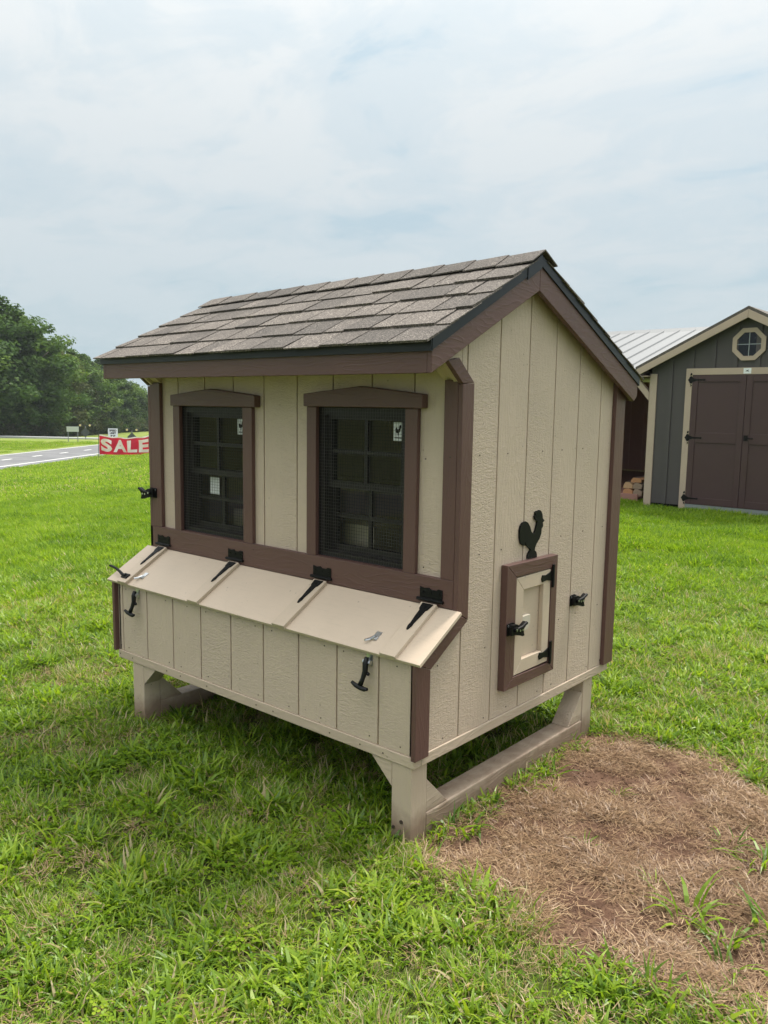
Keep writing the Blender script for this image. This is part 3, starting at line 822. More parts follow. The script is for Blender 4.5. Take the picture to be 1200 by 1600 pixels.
def turn_latch(parent, fn):
    """black cast turn latch: screw plate, cranked body with an upper ear and a lower lip; fn(along, out, up) -> 3d"""
    mb = MB()
    mb.prism([(-0.006, -0.024), (0.046, -0.024), (0.046, 0.018), (0.030, 0.024), (-0.006, 0.022)], lambda p, t: fn(p[0], t, p[1]), 0.0005, 0.005)
    mb.prism([(p * 0.92, q) for p, q in CAST], lambda p, t: fn(p[0], t + 0.10 * p[0], p[1]), 0.006, 0.020)
    mb.tube([fn(0.022, 0.004, 0.0), fn(0.022, 0.030, 0.0)], 0.011, 10)
    mb.tube([fn(0.022, 0.026, 0.0), fn(0.06, 0.030, 0.006), fn(0.088, 0.032, 0.018)], [0.006, 0.0055, 0.0065], 8)
    o = mb.build('turn_latch', m_black, parent)
    sm = MB()
    for a, c, h in ((0.0, 0.014, 0.005), (0.022, 0.0, 0.0302), (0.052, -0.008, 0.0258), (0.068, -0.008, 0.0272)):
        sm.tube([fn(a, h, c), fn(a, h + 0.0015, c)], 0.0045, 8)
    sm.build('latch_screws', m_zinc, o)
    return o


turn_latch(coop, lambda a, o, u: (0.030 + o, 0.296 + a, 0.672 + u))
turn_latch(coop, lambda a, o, u: (0.000 + o, 0.848 + a, 0.684 + u))
# the one on the left front corner post points away to the left, over the corner
turn_latch(coop, lambda a, o, u: (-1.795 - a * 1.15, -0.020 - o, 1.07 + u))

ROO = [(0.464, 0.921), (0.465, 0.935), (0.478, 0.949), (0.486, 0.952), (0.481, 0.959), (0.451, 0.976), (0.441, 0.992), (0.44, 0.976), (0.428, 0.978), (0.419, 0.985), (0.417, 0.982), (0.408, 0.99), (0.4, 1.011), (0.398, 1.038), (0.403, 1.057), (0.417, 1.069), (0.438, 1.072), (0.458, 1.065), (0.475, 1.047), (0.485, 1.028), (0.498, 1.015), (0.51, 1.019), (0.52, 1.036), (0.527, 1.054), (0.529, 1.064), (0.512, 1.071), (0.504, 1.086), (0.513, 1.089), (0.51, 1.1), (0.521, 1.106), (0.533, 1.103), (0.541, 1.108), (0.556, 1.102), (0.566, 1.089), (0.57, 1.072), (0.585, 1.06), (0.571, 1.055), (0.575, 1.04), (0.564, 1.03), (0.563, 1.011), (0.55, 0.991), (0.528, 0.973), (0.518, 0.958), (0.516, 0.948), (0.529, 0.941), (0.535, 0.928), (0.535, 0.918)]
MB().prism(ROO, PX, 0.0008, 0.008).build('rooster_plaque', m_black, coop)

# nail heads in siding and rims
nl = MB(); rn = random.Random(4)
for a, b in cells(XL, 0.0, -0.1642 - 0.2032 * 12):
    for z in (0.345, 0.628):
        xx = a + rn.uniform(0.02, max(0.021, b - a - 0.02)); nl.tube([(xx, E0 + 0.001, z), (xx, E0 - 0.0012, z)], 0.0028, 6)
    xx = a + rn.uniform(0.0, b - a); nl.tube([(xx, E0 - 0.004, 0.303), (xx, E0 - 0.0062, 0.303)], 0.0032, 6)
for a, b in cells(E0, DR, 0.0318 - 0.2032 * 4):
    for z in (0.345, 0.62, 0.98, 1.34):
        yy = a + rn.uniform(0.02, max(0.021, b - a - 0.02))
        if 0.26 < yy < 0.7 and 0.4 < z < 0.95: continue
        nl.tube([(-0.001, yy, z), (0.0012, yy, z)], 0.0028, 6)
no = nl.build('nail_heads', m_nail, coop); no['kind'] = 'stuff'

# ------------------------------------------------------------------ storage shed behind on the right
SHED = (0.066, 0.057, 0.057)
m_sh = painted_wood('charcoal_siding', SHED, 2, 0.5, 'plain', 0.5)
m_shtan = painted_wood('shed_tan_trim', (0.41, 0.32, 0.25), 2, 0.3, 'plain', 0.5)
m_shbr = painted_wood('shed_brown_door', (0.060, 0.032, 0.033), 2, 0.3, 'plain', 0.42)
m_galv = principled('galvanised_strip', (0.30, 0.32, 0.33), 0.45, 0.6)
m_dark = principled('dark_underside', (0.02, 0.018, 0.016), 0.9)
SX, SY = -3.557, 10.02
shed = thing('storage_shed', 'charcoal storage shed with tan trim, brown double doors and octagon gable window', 'shed', (SX, SY, 0))
SWD, SDP, SEZ, SPK, OV = 2.82, 3.6, 2.12, 2.93, 0.20
MB().prism([(0.02, 0.09), (SWD - 0.02, 0.09), (SWD - 0.02, 2.12), (SWD / 2, 2.83), (0.02, 2.12)], PY, 0.012, 0.03).build('front_sheathing', m_sh, shed)
MB().box(0.0, 0.03, 0.03, SDP, 0.09, 2.14).build('side_wall', m_sh, shed)
MB().box(SWD - 0.03, SWD, 0.03, SDP, 0.09, 2.14).build('side_wall', m_sh, shed)
MB().prism([(0.03, 0.09), (SWD - 0.03, 0.09), (SWD - 0.03, 2.12), (SWD / 2, 2.83), (0.03, 2.12)], PY, SDP - 0.03, SDP).build('rear_wall', m_sh, shed)
SG = [(0.0, 0.06), (SWD, 0.06), (SWD, 2.13), (SWD / 2, 2.84), (0.0, 2.13)]
for a, b in cells(0.0, SWD, 0.30 - 0.31 * 2, 0.31):
    pl = clip_poly(SG, a + 0.001, b - 0.001)
    # leave the doorway free
    if b > 0.55 and a < 2.27:
        pl = [p for p in pl]
        za = 2.0
        pl = clip_poly([(0.0, za), (SWD, za), (SWD, 2.13), (SWD / 2, 2.84), (0.0, 2.13)], max(a, 0.0) + 0.001, b - 0.001)
        if a < 0.6 and b > 0.6: MB().box(a + 0.001, 0.6, 0.0, 0.0115, 0.06, za - 0.001).build('siding_board', m_sh, shed)
        if a < 2.22 and b > 2.22: MB().box(2.22, b - 0.001, 0.0, 0.0115, 0.06, za - 0.001).build('siding_board', m_sh, shed)
    if len(pl) >= 3: MB().prism(pl, PY, 0.0, 0.0115).build('siding_board', m_sh, shed)
    z0 = 2.112 if 0.52 < b < 2.3 else 0.062
    zt = SPK - 0.1 - abs(b - SWD / 2) * 0.507
    if b < SWD - 0.05: MB().box(b - 0.035, b + 0.035, -0.020, -0.0005, z0, zt).build('batten', m_sh, shed)
# trims
MB().box(-0.012, 0.095, -0.024, -0.0006, 0.0, 2.04).build('corner_trim', m_shtan, shed, bevel=0.003)
MB().box(-0.024, -0.0006, -0.024 + 0.0121, 0.09, 0.0, 2.04).build('corner_trim', m_shtan, shed, bevel=0.003)
MB().box(SWD - 0.095, SWD + 0.012, -0.024, -0.0006, 0.0, 2.04).build('corner_trim', m_shtan, shed, bevel=0.003)
MB().box(0.54, 0.635, -0.026, -0.0006, 0.0, 2.018).build('door_trim', m_shtan, shed, bevel=0.003)
MB().box(2.185, 2.28, -0.026, -0.0006, 0.0, 2.018).build('door_trim', m_shtan, shed, bevel=0.003)
MB().box(0.54, 2.28, -0.026, -0.0006, 2.0185, 2.112).build('door_trim', m_shtan, shed, bevel=0.003)
MB().box(0.637, 2.183, -0.02, 0.011, 0.015, 0.088).build('threshold', m_galv, shed)
MB().box(0.05, SWD - 0.05, 0.10, SDP - 0.1, 0.0, 0.089).build('skid_frame', m_dark, shed)
# floor joist underside and doors
for d0, d1, hs in ((0.638, 1.407, 1), (1.413, 2.182, -1)):
    dr = MB().box(d0, d1, -0.012, 0.010, 0.092, 2.014).build('door', m_shbr, shed)
    st = 0.085
    MB().box(d0, d0 + st, -0.026, -0.0125, 0.092, 2.014).build('stile', m_shbr, dr, bevel=0.003)
    MB().box(d1 - st, d1, -0.026, -0.0125, 0.092, 2.014).build('stile', m_shbr, dr, bevel=0.003)
    for z0, z1 in ((0.092, 0.195), (1.02, 1.17), (1.915, 2.014)):
        MB().box(d0 + st + 0.001, d1 - st - 0.001, -0.026, -0.0125, z0, z1).build('rail', m_shbr, dr, bevel=0.003)
    hx = d0 if hs > 0 else d1
    for hz in (0.18, 1.09, 1.945):
        h = MB()
        f = lambda p, t: (hx + hs * p[0], t, hz + p[1])
        h.prism([(-0.012, -0.07), (-0.002, -0.085), (-0.03, -0.10), (-0.02, -0.085), (-0.03, -0.06)], f, -0.031, -0.0265)
        h.prism([(-0.036, -0.05), (-0.010, -0.055), (0.006, -0.03), (0.03, -0.022), (0.06, -0.013), (0.16, -0.010), (0.175, -0.016), (0.20, 0.0), (0.175, 0.016), (0.16, 0.010), (0.06, 0.013), (0.03, 0.022), (0.006, 0.03), (-0.010, 0.055), (-0.036, 0.05), (-0.05, 0.02), (-0.065, 0.0), (-0.05, -0.02)], f, -0.0315, -0.0268)
        h.prism([(-0.03, 0.06), (-0.012, 0.07), (-0.004, 0.085), (-0.018, 0.105), (-0.034, 0.085)], f, -0.031, -0.0265)
        h.build('hinge', m_black, dr)
    if hs < 0:
        hd = MB(); hd.box(d0 + 0.012, d0 + 0.07, -0.034, -0.0265, 1.07, 1.15); hd.tube([(d0 + 0.041, -0.034, 1.11), (d0 + 0.041, -0.07, 1.11), (d0 + 0.15, -0.07, 1.108)], 0.009, 8)
        hd.build('door_handle', m_black, dr)
sg = MB().box(1.36, 1.465, -0.0285, -0.0262, 2.028, 2.105).build('label_plate', m_white, shed)
MB().prism([(1.385, 2.055), (1.405, 2.066), (1.385, 2.08), (1.412, 2.073), (1.43, 2.085), (1.424, 2.068), (1.44, 2.055), (1.414, 2.06)], PY, -0.0295, -0.0287).build('plate_mark', m_black, sg)
# roof
for s in (-1, 1):
    ex = SWD / 2 + OV
    pe = (SWD / 2 + s * ex, SPK - 0.015 - 0.507 * ex); pk = (SWD / 2, SPK - 0.015)
    MB().prism([pe, pk, (pk[0], pk[1] + 0.045), (pe[0], pe[1] + 0.045)], PY, -0.16, SDP + 0.15).build('roof', m_shingle, shed)
    MB().prism([(pe[0], pe[1] - 0.105), (pe[0], pe[1] - 0.001), (pk[0] - s * 0.0 + s * 0.001, pk[1] - 0.001), (pk[0] + s * 0.001, pk[1] - 0.115)], PY, -0.165, -0.14).build('rake_trim', m_shtan, shed, bevel=0.003)
    MB().box(min(pe[0], pe[0] - s * 0.02), max(pe[0], pe[0] - s * 0.02), -0.139, SDP + 0.14, pe[1] - 0.105, pe[1] - 0.001).build('fascia_board', m_shtan, shed)
    xs_ = sorted((pe[0] - s * 0.021, SWD / 2 + s * (SWD / 2 - 0.0)))
    MB().box(xs_[0], xs_[1], -0.138, SDP + 0.13, pe[1] - 0.10, pe[1] - 0.088).build('soffit', m_shtan, shed)
MB().prism([(-0.225, 1.865), (-0.225, 1.995), (-0.025, 1.765), (-0.025, 1.635)], PY, -0.018, 0.07).build('eave_brace', m_shtan, shed)
# octagon window
oc, oz = SWD / 2, 2.44


def octo(r): return [(oc + r * math.cos(R(22.5 + 45 * k)), oz + r * math.sin(R(22.5 + 45 * k))) for k in range(8)]


A_, B_ = octo(0.245), octo(0.178)
ow = MB()
for k in range(8):
    k2 = (k + 1) % 8
    ow.prism([A_[k], A_[k2], B_[k2], B_[k]], PY, -0.036, -0.0145)
ow_o = ow.build('octagon_window', m_shtan, shed)
MB().prism(octo(0.177), PY, -0.018, -0.0152).build('pane', principled('dark_gable_glass', (0.008, 0.009, 0.011), 0.08, 0.0, 0.35), ow_o)
mm = MB(); mm.box(oc - 0.005, oc + 0.005, -0.024, -0.0182, oz - 0.165, oz + 0.165); mm.build('muntin', m_galv, ow_o)
MB().box(oc - 0.165, oc - 0.0055, -0.024, -0.0182, oz - 0.005, oz + 0.005).build('muntin', m_galv, ow_o)
MB().box(oc + 0.0055, oc + 0.165, -0.024, -0.0182, oz - 0.005, oz + 0.005).build('muntin', m_galv, ow_o)

# ------------------------------------------------------------------ open woodshed with metal roof
WX0, WX1, WY0, WY1 = -6.95, -3.79, 10.28, 15.6
wsd = thing('open_woodshed', 'open-fronted brown woodshed with grey ribbed metal roof, half hidden by the coop', 'shed', (WX0, WY0, 0))
LXW, LYW = WX1 - WX0, WY1 - WY0
m_wsb = painted_wood('woodshed_brown', (0.30, 0.15, 0.12), 2, 0.5, 'plain', 0.6)
m_roofm = principled('galvalume_roof', (0.21, 0.215, 0.22), 0.5, 0.3)
for a, b in cells(0.0, LXW, 0.0, 0.305):
    MB().box(a + 0.002, b - 0.002, LYW - 0.02, LYW, 0.1, 2.1).build('wall_board', m_wsb, wsd)
MB().box(0.0, 0.02, 0.05, LYW - 0.021, 0.1, 2.1).build('side_wall', m_wsb, wsd)
MB().box(LXW - 0.02, LXW, 0.72, LYW - 0.021, 0.1, 2.1).build('side_wall', m_wsb, wsd)
MB().box(0.0, LXW, 0.0, LYW - 0.021, 0.06, 0.099).build('floor', m_wsb, wsd)
MB().box(-0.01, LXW + 0.01, -0.03, -0.0005, 0.03, 0.14).build('floor_beam', m_wsb, wsd, bevel=0.003)
for px_, py_ in ((0.0, 0.0), (LXW / 2 - 0.045, 0.0), (LXW - 0.09, 0.62)):
    MB().box(px_, px_ + 0.09, py_, py_ + 0.09, 0.1, 2.05).build('post', m_wsb, wsd, bevel=0.003)
MB().box(-0.02, LXW + 0.02, -0.02, 0.0895, 2.0515, 2.12).build('beam', m_shtan, wsd)
ry_, rz_ = 2.92, 2.97
for (ya, za), (yb, zb_) in (((-0.16, 2.09), (ry_, rz_)), ((ry_, rz_), (LYW + 0.16, 2.09))):
    rp = MB(); n_r = 11; W0, W1 = -0.12, LXW + 0.018
    rp.hexa([(W0, ya, za), (W1, ya, za), (W1, yb, zb_), (W0, yb, zb_), (W0, ya, za + 0.012), (W1, ya, za + 0.012), (W1, yb, zb_ + 0.012), (W0, yb, zb_ + 0.012)])
    r_o = rp.build('metal_roof', m_roofm, wsd)
    for k in range(n_r + 1):
        xx = W0 + 0.02 + (W1 - W0 - 0.04) * k / n_r
        MB().hexa([(xx - 0.022, ya, za + 0.0125), (xx + 0.022, ya, za + 0.0125), (xx + 0.022, yb, zb_ + 0.0125), (xx - 0.022, yb, zb_ + 0.0125), (xx - 0.011, ya, za + 0.036), (xx + 0.011, ya, za + 0.036), (xx + 0.011, yb, zb_ + 0.036), (xx - 0.011, yb, zb_ + 0.036)]).build('roof_rib', m_roofm, r_o)
MB().prism([(ry_ - 0.14, rz_ - 0.035), (ry_, rz_ + 0.045), (ry_ + 0.14, rz_ - 0.035), (ry_, rz_ + 0.055)], PX, -0.13, LXW + 0.022).build('ridge_flashing', m_roofm, wsd)
for s, xx in ((0, -0.001), (1, LXW - 0.018)):
    MB().prism([(0.0, 2.101), (LYW, 2.101), (ry_, rz_ - 0.02)], PX, xx, xx + 0.019).build('gable_wall', m_wsb, wsd)


# firewood: split logs stacked on the woodshed floor
def wood_mat(name, col):
    m = principled(name, col, 0.8); return m


m_fw = [wood_mat('split_wood_tan', (0.42, 0.26, 0.14)), wood_mat('split_wood_orange', (0.40, 0.20, 0.09)), wood_mat('split_wood_grey', (0.26, 0.19, 0.13))]
m_bark = principled('firewood_bark', (0.10, 0.065, 0.045), 0.9)
FW = [(-4.12, 0.103, 0.17, 0.10, 1, 'orange split log at the left of the bottom row in the woodshed stack'), (-3.945, 0.103, 0.15, 0.10, 2, 'greyish split log at the right of the bottom row in the woodshed stack'),
      (-4.12, 0.208, 0.165, 0.10, 0, 'tan split log on the left of the middle row in the woodshed stack'), (-3.95, 0.208, 0.15, 0.10, 2, 'grey-brown split log on the right of the middle row in the woodshed stack'), (-3.99, 0.312, 0.18, 0.075, 1, 'wedge-shaped split log lying topmost on the woodshed stack'),]
for x0, z0, wd, hh, mi, lb in FW:
    t = thing('firewood_log', lb, 'firewood', (x0, WY0 + 0.16, z0), 0.0, 'firewood stacked in the woodshed')
    rr = random.Random(int(x0 * 1000 + z0 * 100))
    j = lambda a: a + rr.uniform(-0.008, 0.008)
    pts = [(0.0, 0.0), (wd, 0.0), (j(wd), j(hh * 0.7)), (j(wd * 0.6), hh), (j(wd * 0.2), j(hh * 0.95)), (j(0.004), j(hh * 0.6))]
    MB().prism(pts, PY, 0.0, 0.40).build('log', m_fw[mi], t, bevel=0.003)
    MB().prism([(wd * 0.15, hh * 0.93), (wd * 0.62, hh * 1.0), (wd * 0.6, hh * 1.07), (wd * 0.2, hh * 1.03)], PY, 0.004, 0.396).build('bark', m_bark, t)

# ------------------------------------------------------------------ roadside: banner, signs, beacons, guard rail
m_red = principled('red_banner_vinyl', (0.50, 0.012, 0.040), 0.45)
m_bwhite = principled('banner_white', (0.82, 0.77, 0.74), 0.5)
m_post = principled('grey_steel_post', (0.22, 0.23, 0.24), 0.5, 0.5)
m_pole = principled('rusty_pole', (0.06, 0.045, 0.04), 0.7)
m_signw = principled('sign_white', (0.74, 0.76, 0.78), 0.45)
m_signb = principled('sign_black', (0.02, 0.02, 0.022), 0.5)
m_back = principled('sign_back_aluminium', (0.50, 0.52, 0.48), 0.5)
m_amber = principled('amber_lens', (0.62, 0.50, 0.26), 0.4)
FACE = math.atan2(RT[1], RT[0])       # signs along the road look back at oncoming traffic
BL = Vector((-42.40, 23.14, -1.93)); BW, BH = 3.10, 1.16
BYAW = math.atan2(25.04 - 23.15, -40.198 + 42.393)
ban = thing('sale_banner', 'red banner with white SALE lettering strung between two stakes beside the road', 'banner', BL, BYAW)
HB = 0.31
for m_ in (m_red, m_bwhite):      # thin vinyl glows a little with the light behind it
    nt_ = NT(m_.node_tree); pb_ = nt_.n['Principled BSDF']; tl_ = nt_.new('ShaderNodeBsdfTranslucent'); mx_ = nt_.new('ShaderNodeMixShader'); mx_.inputs[0].default_value = 0.45 if m_ is m_red else 0.12
    nt_.link(pb_.inputs['Base Color'].links[0].from_socket, tl_.inputs['Color']); nt_.link(pb_.outputs[0], mx_.inputs[1]); nt_.link(tl_.outputs[0], mx_.inputs[2])
    nt_.link(mx_.outputs[0], nt_.n['Material Output'].inputs['Surface'])


def sag(x, z):
    f = x / BW; t = (z - HB) / BH
    dz = -0.16 * math.sin(math.pi * f) * t + 0.02 * math.sin(f * 21) * t - 0.05 * (1 - t) * math.sin(math.pi * f) * 0.3
    dy = 0.055 * math.sin(f * 17 + t * 3) + 0.03 * math.sin(f * 31 - t * 5) + 0.09 * math.sin(math.pi * f)
    return dz, dy


bn = MB(); NX, NZ = 40, 10; vs = []
for i in range(NX + 1):
    for k in range(NZ + 1):
        x, z = BW * i / NX, HB + BH * k / NZ; dz, dy = sag(x, z); vs.append((x, dy, z + dz))
bn.add(vs, [(i * (NZ + 1) + k, (i + 1) * (NZ + 1) + k, (i + 1) * (NZ + 1) + k + 1, i * (NZ + 1) + k + 1) for i in range(NX) for k in range(NZ)])
cl_o = bn.build('banner_cloth', m_red, ban, True)
hem = MB(); vs = []
for i in range(NX + 1):
    x = BW * i / NX
    for z in (HB + BH - 0.075, HB + BH + 0.005): dz, dy = sag(x, z); vs.append((x, dy - 0.008, z + dz))
hem.add(vs, [(2 * i, 2 * i + 2, 2 * i + 3, 2 * i + 1) for i in range(NX)]); hem.build('banner_hem', m_bwhite, ban)
def bent_letter(ch, x0, wd, z0, ht):
    me = text_mesh(ch, 1.0, 0.045, 0.0, 1.0, 'LEFT')
    co = np.array([v.co[:] for v in me.vertices]); mn, mx = co.min(0), co.max(0)
    bm = bmesh.new(); bm.from_mesh(me)
    bmesh.ops.triangulate(bm, faces=bm.faces); bmesh.ops.subdivide_edges(bm, edges=bm.edges[:], cuts=2, use_grid_fill=True)
    for v in bm.verts:
        X_ = x0 + (v.co.x - mn[0]) / (mx[0] - mn[0]) * wd; Z_ = z0 + (v.co.y - mn[1]) / (mx[1] - mn[1]) * ht
        dz, dy = sag(X_, Z_); v.co = Vector((X_, dy - 0.035, Z_ + dz))
    bm.to_mesh(me); bm.free(); me.materials.append(m_bwhite)
    o = bpy.data.objects.new('letter', me); COL.objects.link(o); o.parent = ban


for ch, x, wd in (('S', 0.10, 0.66), ('A', 0.82, 0.76), ('L', 1.63, 0.57), ('E', 2.30, 0.62)):
    bent_letter(ch, x, wd, HB + 0.17, 0.80)
for xx in (-0.015, BW + 0.015):
    MB().tube([(xx - 0.04, 0, -0.2), (xx, 0, HB + BH + 0.06)], 0.02, 8).build('stake', m_pole, ban)
# thin leaning wires below the banner
for xx in (1.0, 2.3):
    MB().tube([(xx, 0.05, 0.0), (xx + 0.15, 0.05, HB + 0.02)], 0.006, 5).build('ground_wire', m_pole, ban)


def ground_at(x, y): return float(terrain(np.array(x), np.array(y)))


# speed limit sign
sx_, sy_ = -56.25, 32.34; gz = ground_at(sx_, sy_)
sp = thing('speed_limit_sign', 'white speed limit 55 sign on a post above the red banner', 'road sign', (sx_, sy_, gz), FACE)
topz = -0.63 - gz; SWW, SHH = 0.76, 0.95
MB().box(-SWW / 2, SWW / 2, -0.012, 0.0, topz - SHH, topz).build('sign_panel', m_signw, sp, bevel=0.004)
for t_, sz, zz in (('SPEED', 0.205, 0.17), ('LIMIT', 0.205, 0.37), ('55', 0.42, 0.69)):
    me = text_mesh(t_, sz, 0.010 if sz < 0.3 else 0.016, 0.001); me.materials.append(m_signb)
    o = bpy.data.objects.new('lettering', me); COL.objects.link(o); o.parent = sp; o.rotation_euler = (R(90), 0, 0); o.location = (0, -0.0145, topz - zz)
MB().box(-0.04, 0.04, 0.001, 0.05, -0.1, topz - 0.05).build('post', m_post, sp)

# back of a low sign on two posts
bx_, by_ = -68.99, 35.89; gz = ground_at(bx_, by_)
bs = thing('road_sign_back', 'pale back of a wide road sign on two posts before the dark trees', 'road sign', (bx_, by_, gz), FACE)
bt = -0.88 - gz
MB().box(-0.56, 0.56, -0.01, 0.0, bt - 0.47, bt).build('sign_panel', m_back, bs, bevel=0.004)
MB().box(-0.57, 0.57, 0.001, 0.03, bt - 0.06, bt + 0.012).build('panel_stiffener', m_post, bs)
for xx in (-0.44, 0.44): MB().box(xx - 0.03, xx + 0.03, 0.001, 0.05, -0.1, bt - 0.061).build('post', m_post, bs)

m_bcn = principled('dark_sign_back', (0.055, 0.062, 0.066), 0.6)
# twin amber beacons on warning signs
for bx_, by_, zt_, lb in ((-77.42, 41.83, -1.15, 'dark warning sign with two amber lamps beside the pale sign back'), (-73.75, 44.99, -1.55, 'dark warning sign with two amber lamps right of the speed limit sign')):
    gz = ground_at(bx_, by_)
    be = thing('warning_beacon', lb, 'road sign', (bx_, by_, gz), FACE, 'amber lamp warning signs')
    top = zt_ - gz + 0.1
    MB().prism([(0, top - 1.25), (0.5, top - 0.75), (0, top - 0.25), (-0.5, top - 0.75)], PY, -0.01, 0.0).build('sign_panel', m_bcn, be)
    MB().tube([(0, 0.05, -0.1), (0, 0.05, top)], 0.05, 8).build('post', m_post, be)
    MB().box(-0.55, 0.55, 0.0, 0.04, top - 0.06, top - 0.01).build('crossbar', m_signb, be)
    for s in (-1, 1):
        MB().tube([(s * 0.50, -0.02, top), (s * 0.50, 0.10, top)], 0.17, 14).build('lamp_hood', m_signb, be)
        MB().tube([(s * 0.50, -0.045, top), (s * 0.50, -0.021, top)], 0.115, 14).build('lamp', m_amber, be)

# guard rail
m_rail = principled('galvanised_rail', (0.48, 0.48, 0.49), 0.55, 0.1)
Lr, Rr = world_xy(-66, 97)[0], world_xy(-31.2, 94.5)[0]
gr = thing('guard_rail', 'long grey steel guard rail along the road below the dark trees', 'guard rail', (Lr[0], Lr[1], -2.78))
gd = Vector((Rr[0] - Lr[0], Rr[1] - Lr[1], 0)); gl_ = gd.length; gd.normalize(); gp = Vector((gd.y, -gd.x, 0))
prof = [(0.0, -0.2), (0.05, -0.15), (0.07, -0.05), (0.0, 0.0), (0.07, 0.05), (0.05, 0.15), (-0.06, 0.2)]
mb = MB(); NS = 30; vs = []
for i in range(NS + 1):
    p = gd * (gl_ * i / NS)
    for a, b in prof:
        q = p + gp * a; vs.append((q.x, q.y, b - 0.05 - 0.12 * i / NS))
np_ = len(prof)
mb.add(vs, [(i * np_ + k, (i + 1) * np_ + k, (i + 1) * np_ + k + 1, i * np_ + k + 1) for i in range(NS) for k in range(np_ - 1)])
mb.build('rail', m_rail, gr)
for i in range(20):
    p = gd * (gl_ * (i + 0.5) / 20) - gp * 0.06
    MB().box(p.x - 0.08, p.x + 0.08, p.y - 0.08, p.y + 0.08, -1.1, 0.03 - 0.006 * i).build('post', m_post, gr)


# ------------------------------------------------------------------ trees
def tint_attr(me, vals):
    a = me.attributes.new('tint', 'FLOAT', 'FACE'); a.data.foreach_set('value', np.asarray(vals, np.float32))


m_bark2 = principled('tree_bark', (0.13, 0.11, 0.09), 0.9)
TREE_STOPS = {
    'oak': [(0.0, (0.035, 0.070, 0.021)), (0.5, (0.077, 0.136, 0.033)), (1.0, (0.157, 0.229, 0.051))],
    'dark': [(0.0, (0.027, 0.051, 0.024)), (0.5, (0.058, 0.093, 0.036)), (1.0, (0.112, 0.155, 0.051))],
    'brown': [(0.0, (0.042, 0.053, 0.022)), (0.5, (0.083, 0.099, 0.039)), (1.0, (0.147, 0.155, 0.057))],
    'light': [(0.0, (0.056, 0.101, 0.027)), (0.5, (0.118, 0.189, 0.045)), (1.0, (0.208, 0.287, 0.069))]}
M_TREE = {k: leaf_mat('leaves_' + k, v, 0.3, 0.05, True) for k, v in TREE_STOPS.items()}


def crown_mesh(seed, H, W, mat, leaf=0.30, nleaf=7000, low=0.12):
    r = np.random.default_rng(seed)
    # branch-tip lobes within an irregular envelope
    nl_ = 240; lobes = []
    while len(lobes) < nl_:
        z = r.uniform(low, 1.0); env = (math.sin(math.pi * min(1, (z - low * 0.6) / (1.0 - low * 0.6)) ** 0.75) ** 0.6) if z < 1 else 0
        a = r.uniform(0, 2 * math.pi); rad = W * env * math.sqrt(r.uniform(0.25, 1.0)) * (1 + 0.22 * math.sin(2 * a + seed) + 0.15 * math.sin(5 * a + 3 * z * 4))
        lobes.append((rad * math.cos(a), rad * math.sin(a), z * H, r.uniform(0.10, 0.21) * W * (0.75 if z > 0.85 else 1) * (1.2 if z < 0.8 else 0.8)))
    L = np.array(lobes); wts = L[:, 3] ** 1.6; wts /= wts.sum()
    idx = r.choice(nl_, nleaf, p=wts); d = r.normal(size=(nleaf, 3)); d /= np.linalg.norm(d, axis=1)[:, None]
    d[:, 2] = d[:, 2] * 0.85 + 0.12
    pos = L[idx, :3] + d * (L[idx, 3] * r.uniform(0.45, 1.15, nleaf) ** 0.8)[:, None] * np.array([1.0, 1.0, 0.95])
    pos[:, 2] = np.minimum(pos[:, 2], H * 1.01)
    nrm = d + r.normal(size=(nleaf, 3)) * 0.55 + np.array([0, 0, 0.45]); nrm /= np.linalg.norm(nrm, axis=1)[:, None]
    t = np.cross(nrm, r.normal(size=(nleaf, 3))); t /= np.linalg.norm(t, axis=1)[:, None] + 1e-9; b = np.cross(nrm, t)
    s = (leaf * r.uniform(0.6, 1.35, nleaf))[:, None]
    quad = np.stack([pos - t * s, pos - b * s * 0.55 + nrm * s * 0.15, pos + t * s, pos + b * s * 0.55 + nrm * s * 0.15], 1).reshape(-1, 3)
    me = bpy.data.meshes.new('crown'); me.vertices.add(len(quad)); me.vertices.foreach_set('co', quad.ravel().astype(np.float32))
    me.loops.add(len(quad)); me.loops.foreach_set('vertex_index', np.arange(len(quad), dtype=np.int32))
    me.polygons.add(nleaf); me.polygons.foreach_set('loop_start', np.arange(0, nleaf * 4, 4, dtype=np.int32)); me.polygons.foreach_set('loop_total', np.full(nleaf, 4, np.int32))
    me.update(calc_edges=True); me.materials.append(mat)
    lobe_t = r.uniform(0.0, 0.7, nl_)
    tint_attr(me, np.clip(lobe_t[idx] + r.uniform(0, 0.55, nleaf), 0, 1.2)); return me


def trunk_mesh(seed, H, W):
    r = random.Random(seed); mb = MB()
    pts = [(0, 0, -0.3)]; x = y = 0
    for k in range(1, 6):
        x += r.uniform(-0.03, 0.03) * H; y += r.uniform(-0.03, 0.03) * H; pts.append((x, y, H * 0.16 * k))
    mb.tube(pts, [H * 0.020, H * 0.016, H * 0.013, H * 0.010, H * 0.007, H * 0.003], 8)
    for k in range(9):
        i = r.randint(1, 4); p = Vector(pts[i]); a = r.uniform(0, 6.28); ln = W * r.uniform(0.4, 0.8)
        q = p + Vector((math.cos(a) * ln * 0.5, math.sin(a) * ln * 0.5, ln * 0.35)); e = p + Vector((math.cos(a) * ln, math.sin(a) * ln, ln * 0.8))
        mb.tube([p, q, e], [H * 0.007, H * 0.005, H * 0.002], 6)
    return mb.mesh('trunk', m_bark2, True)


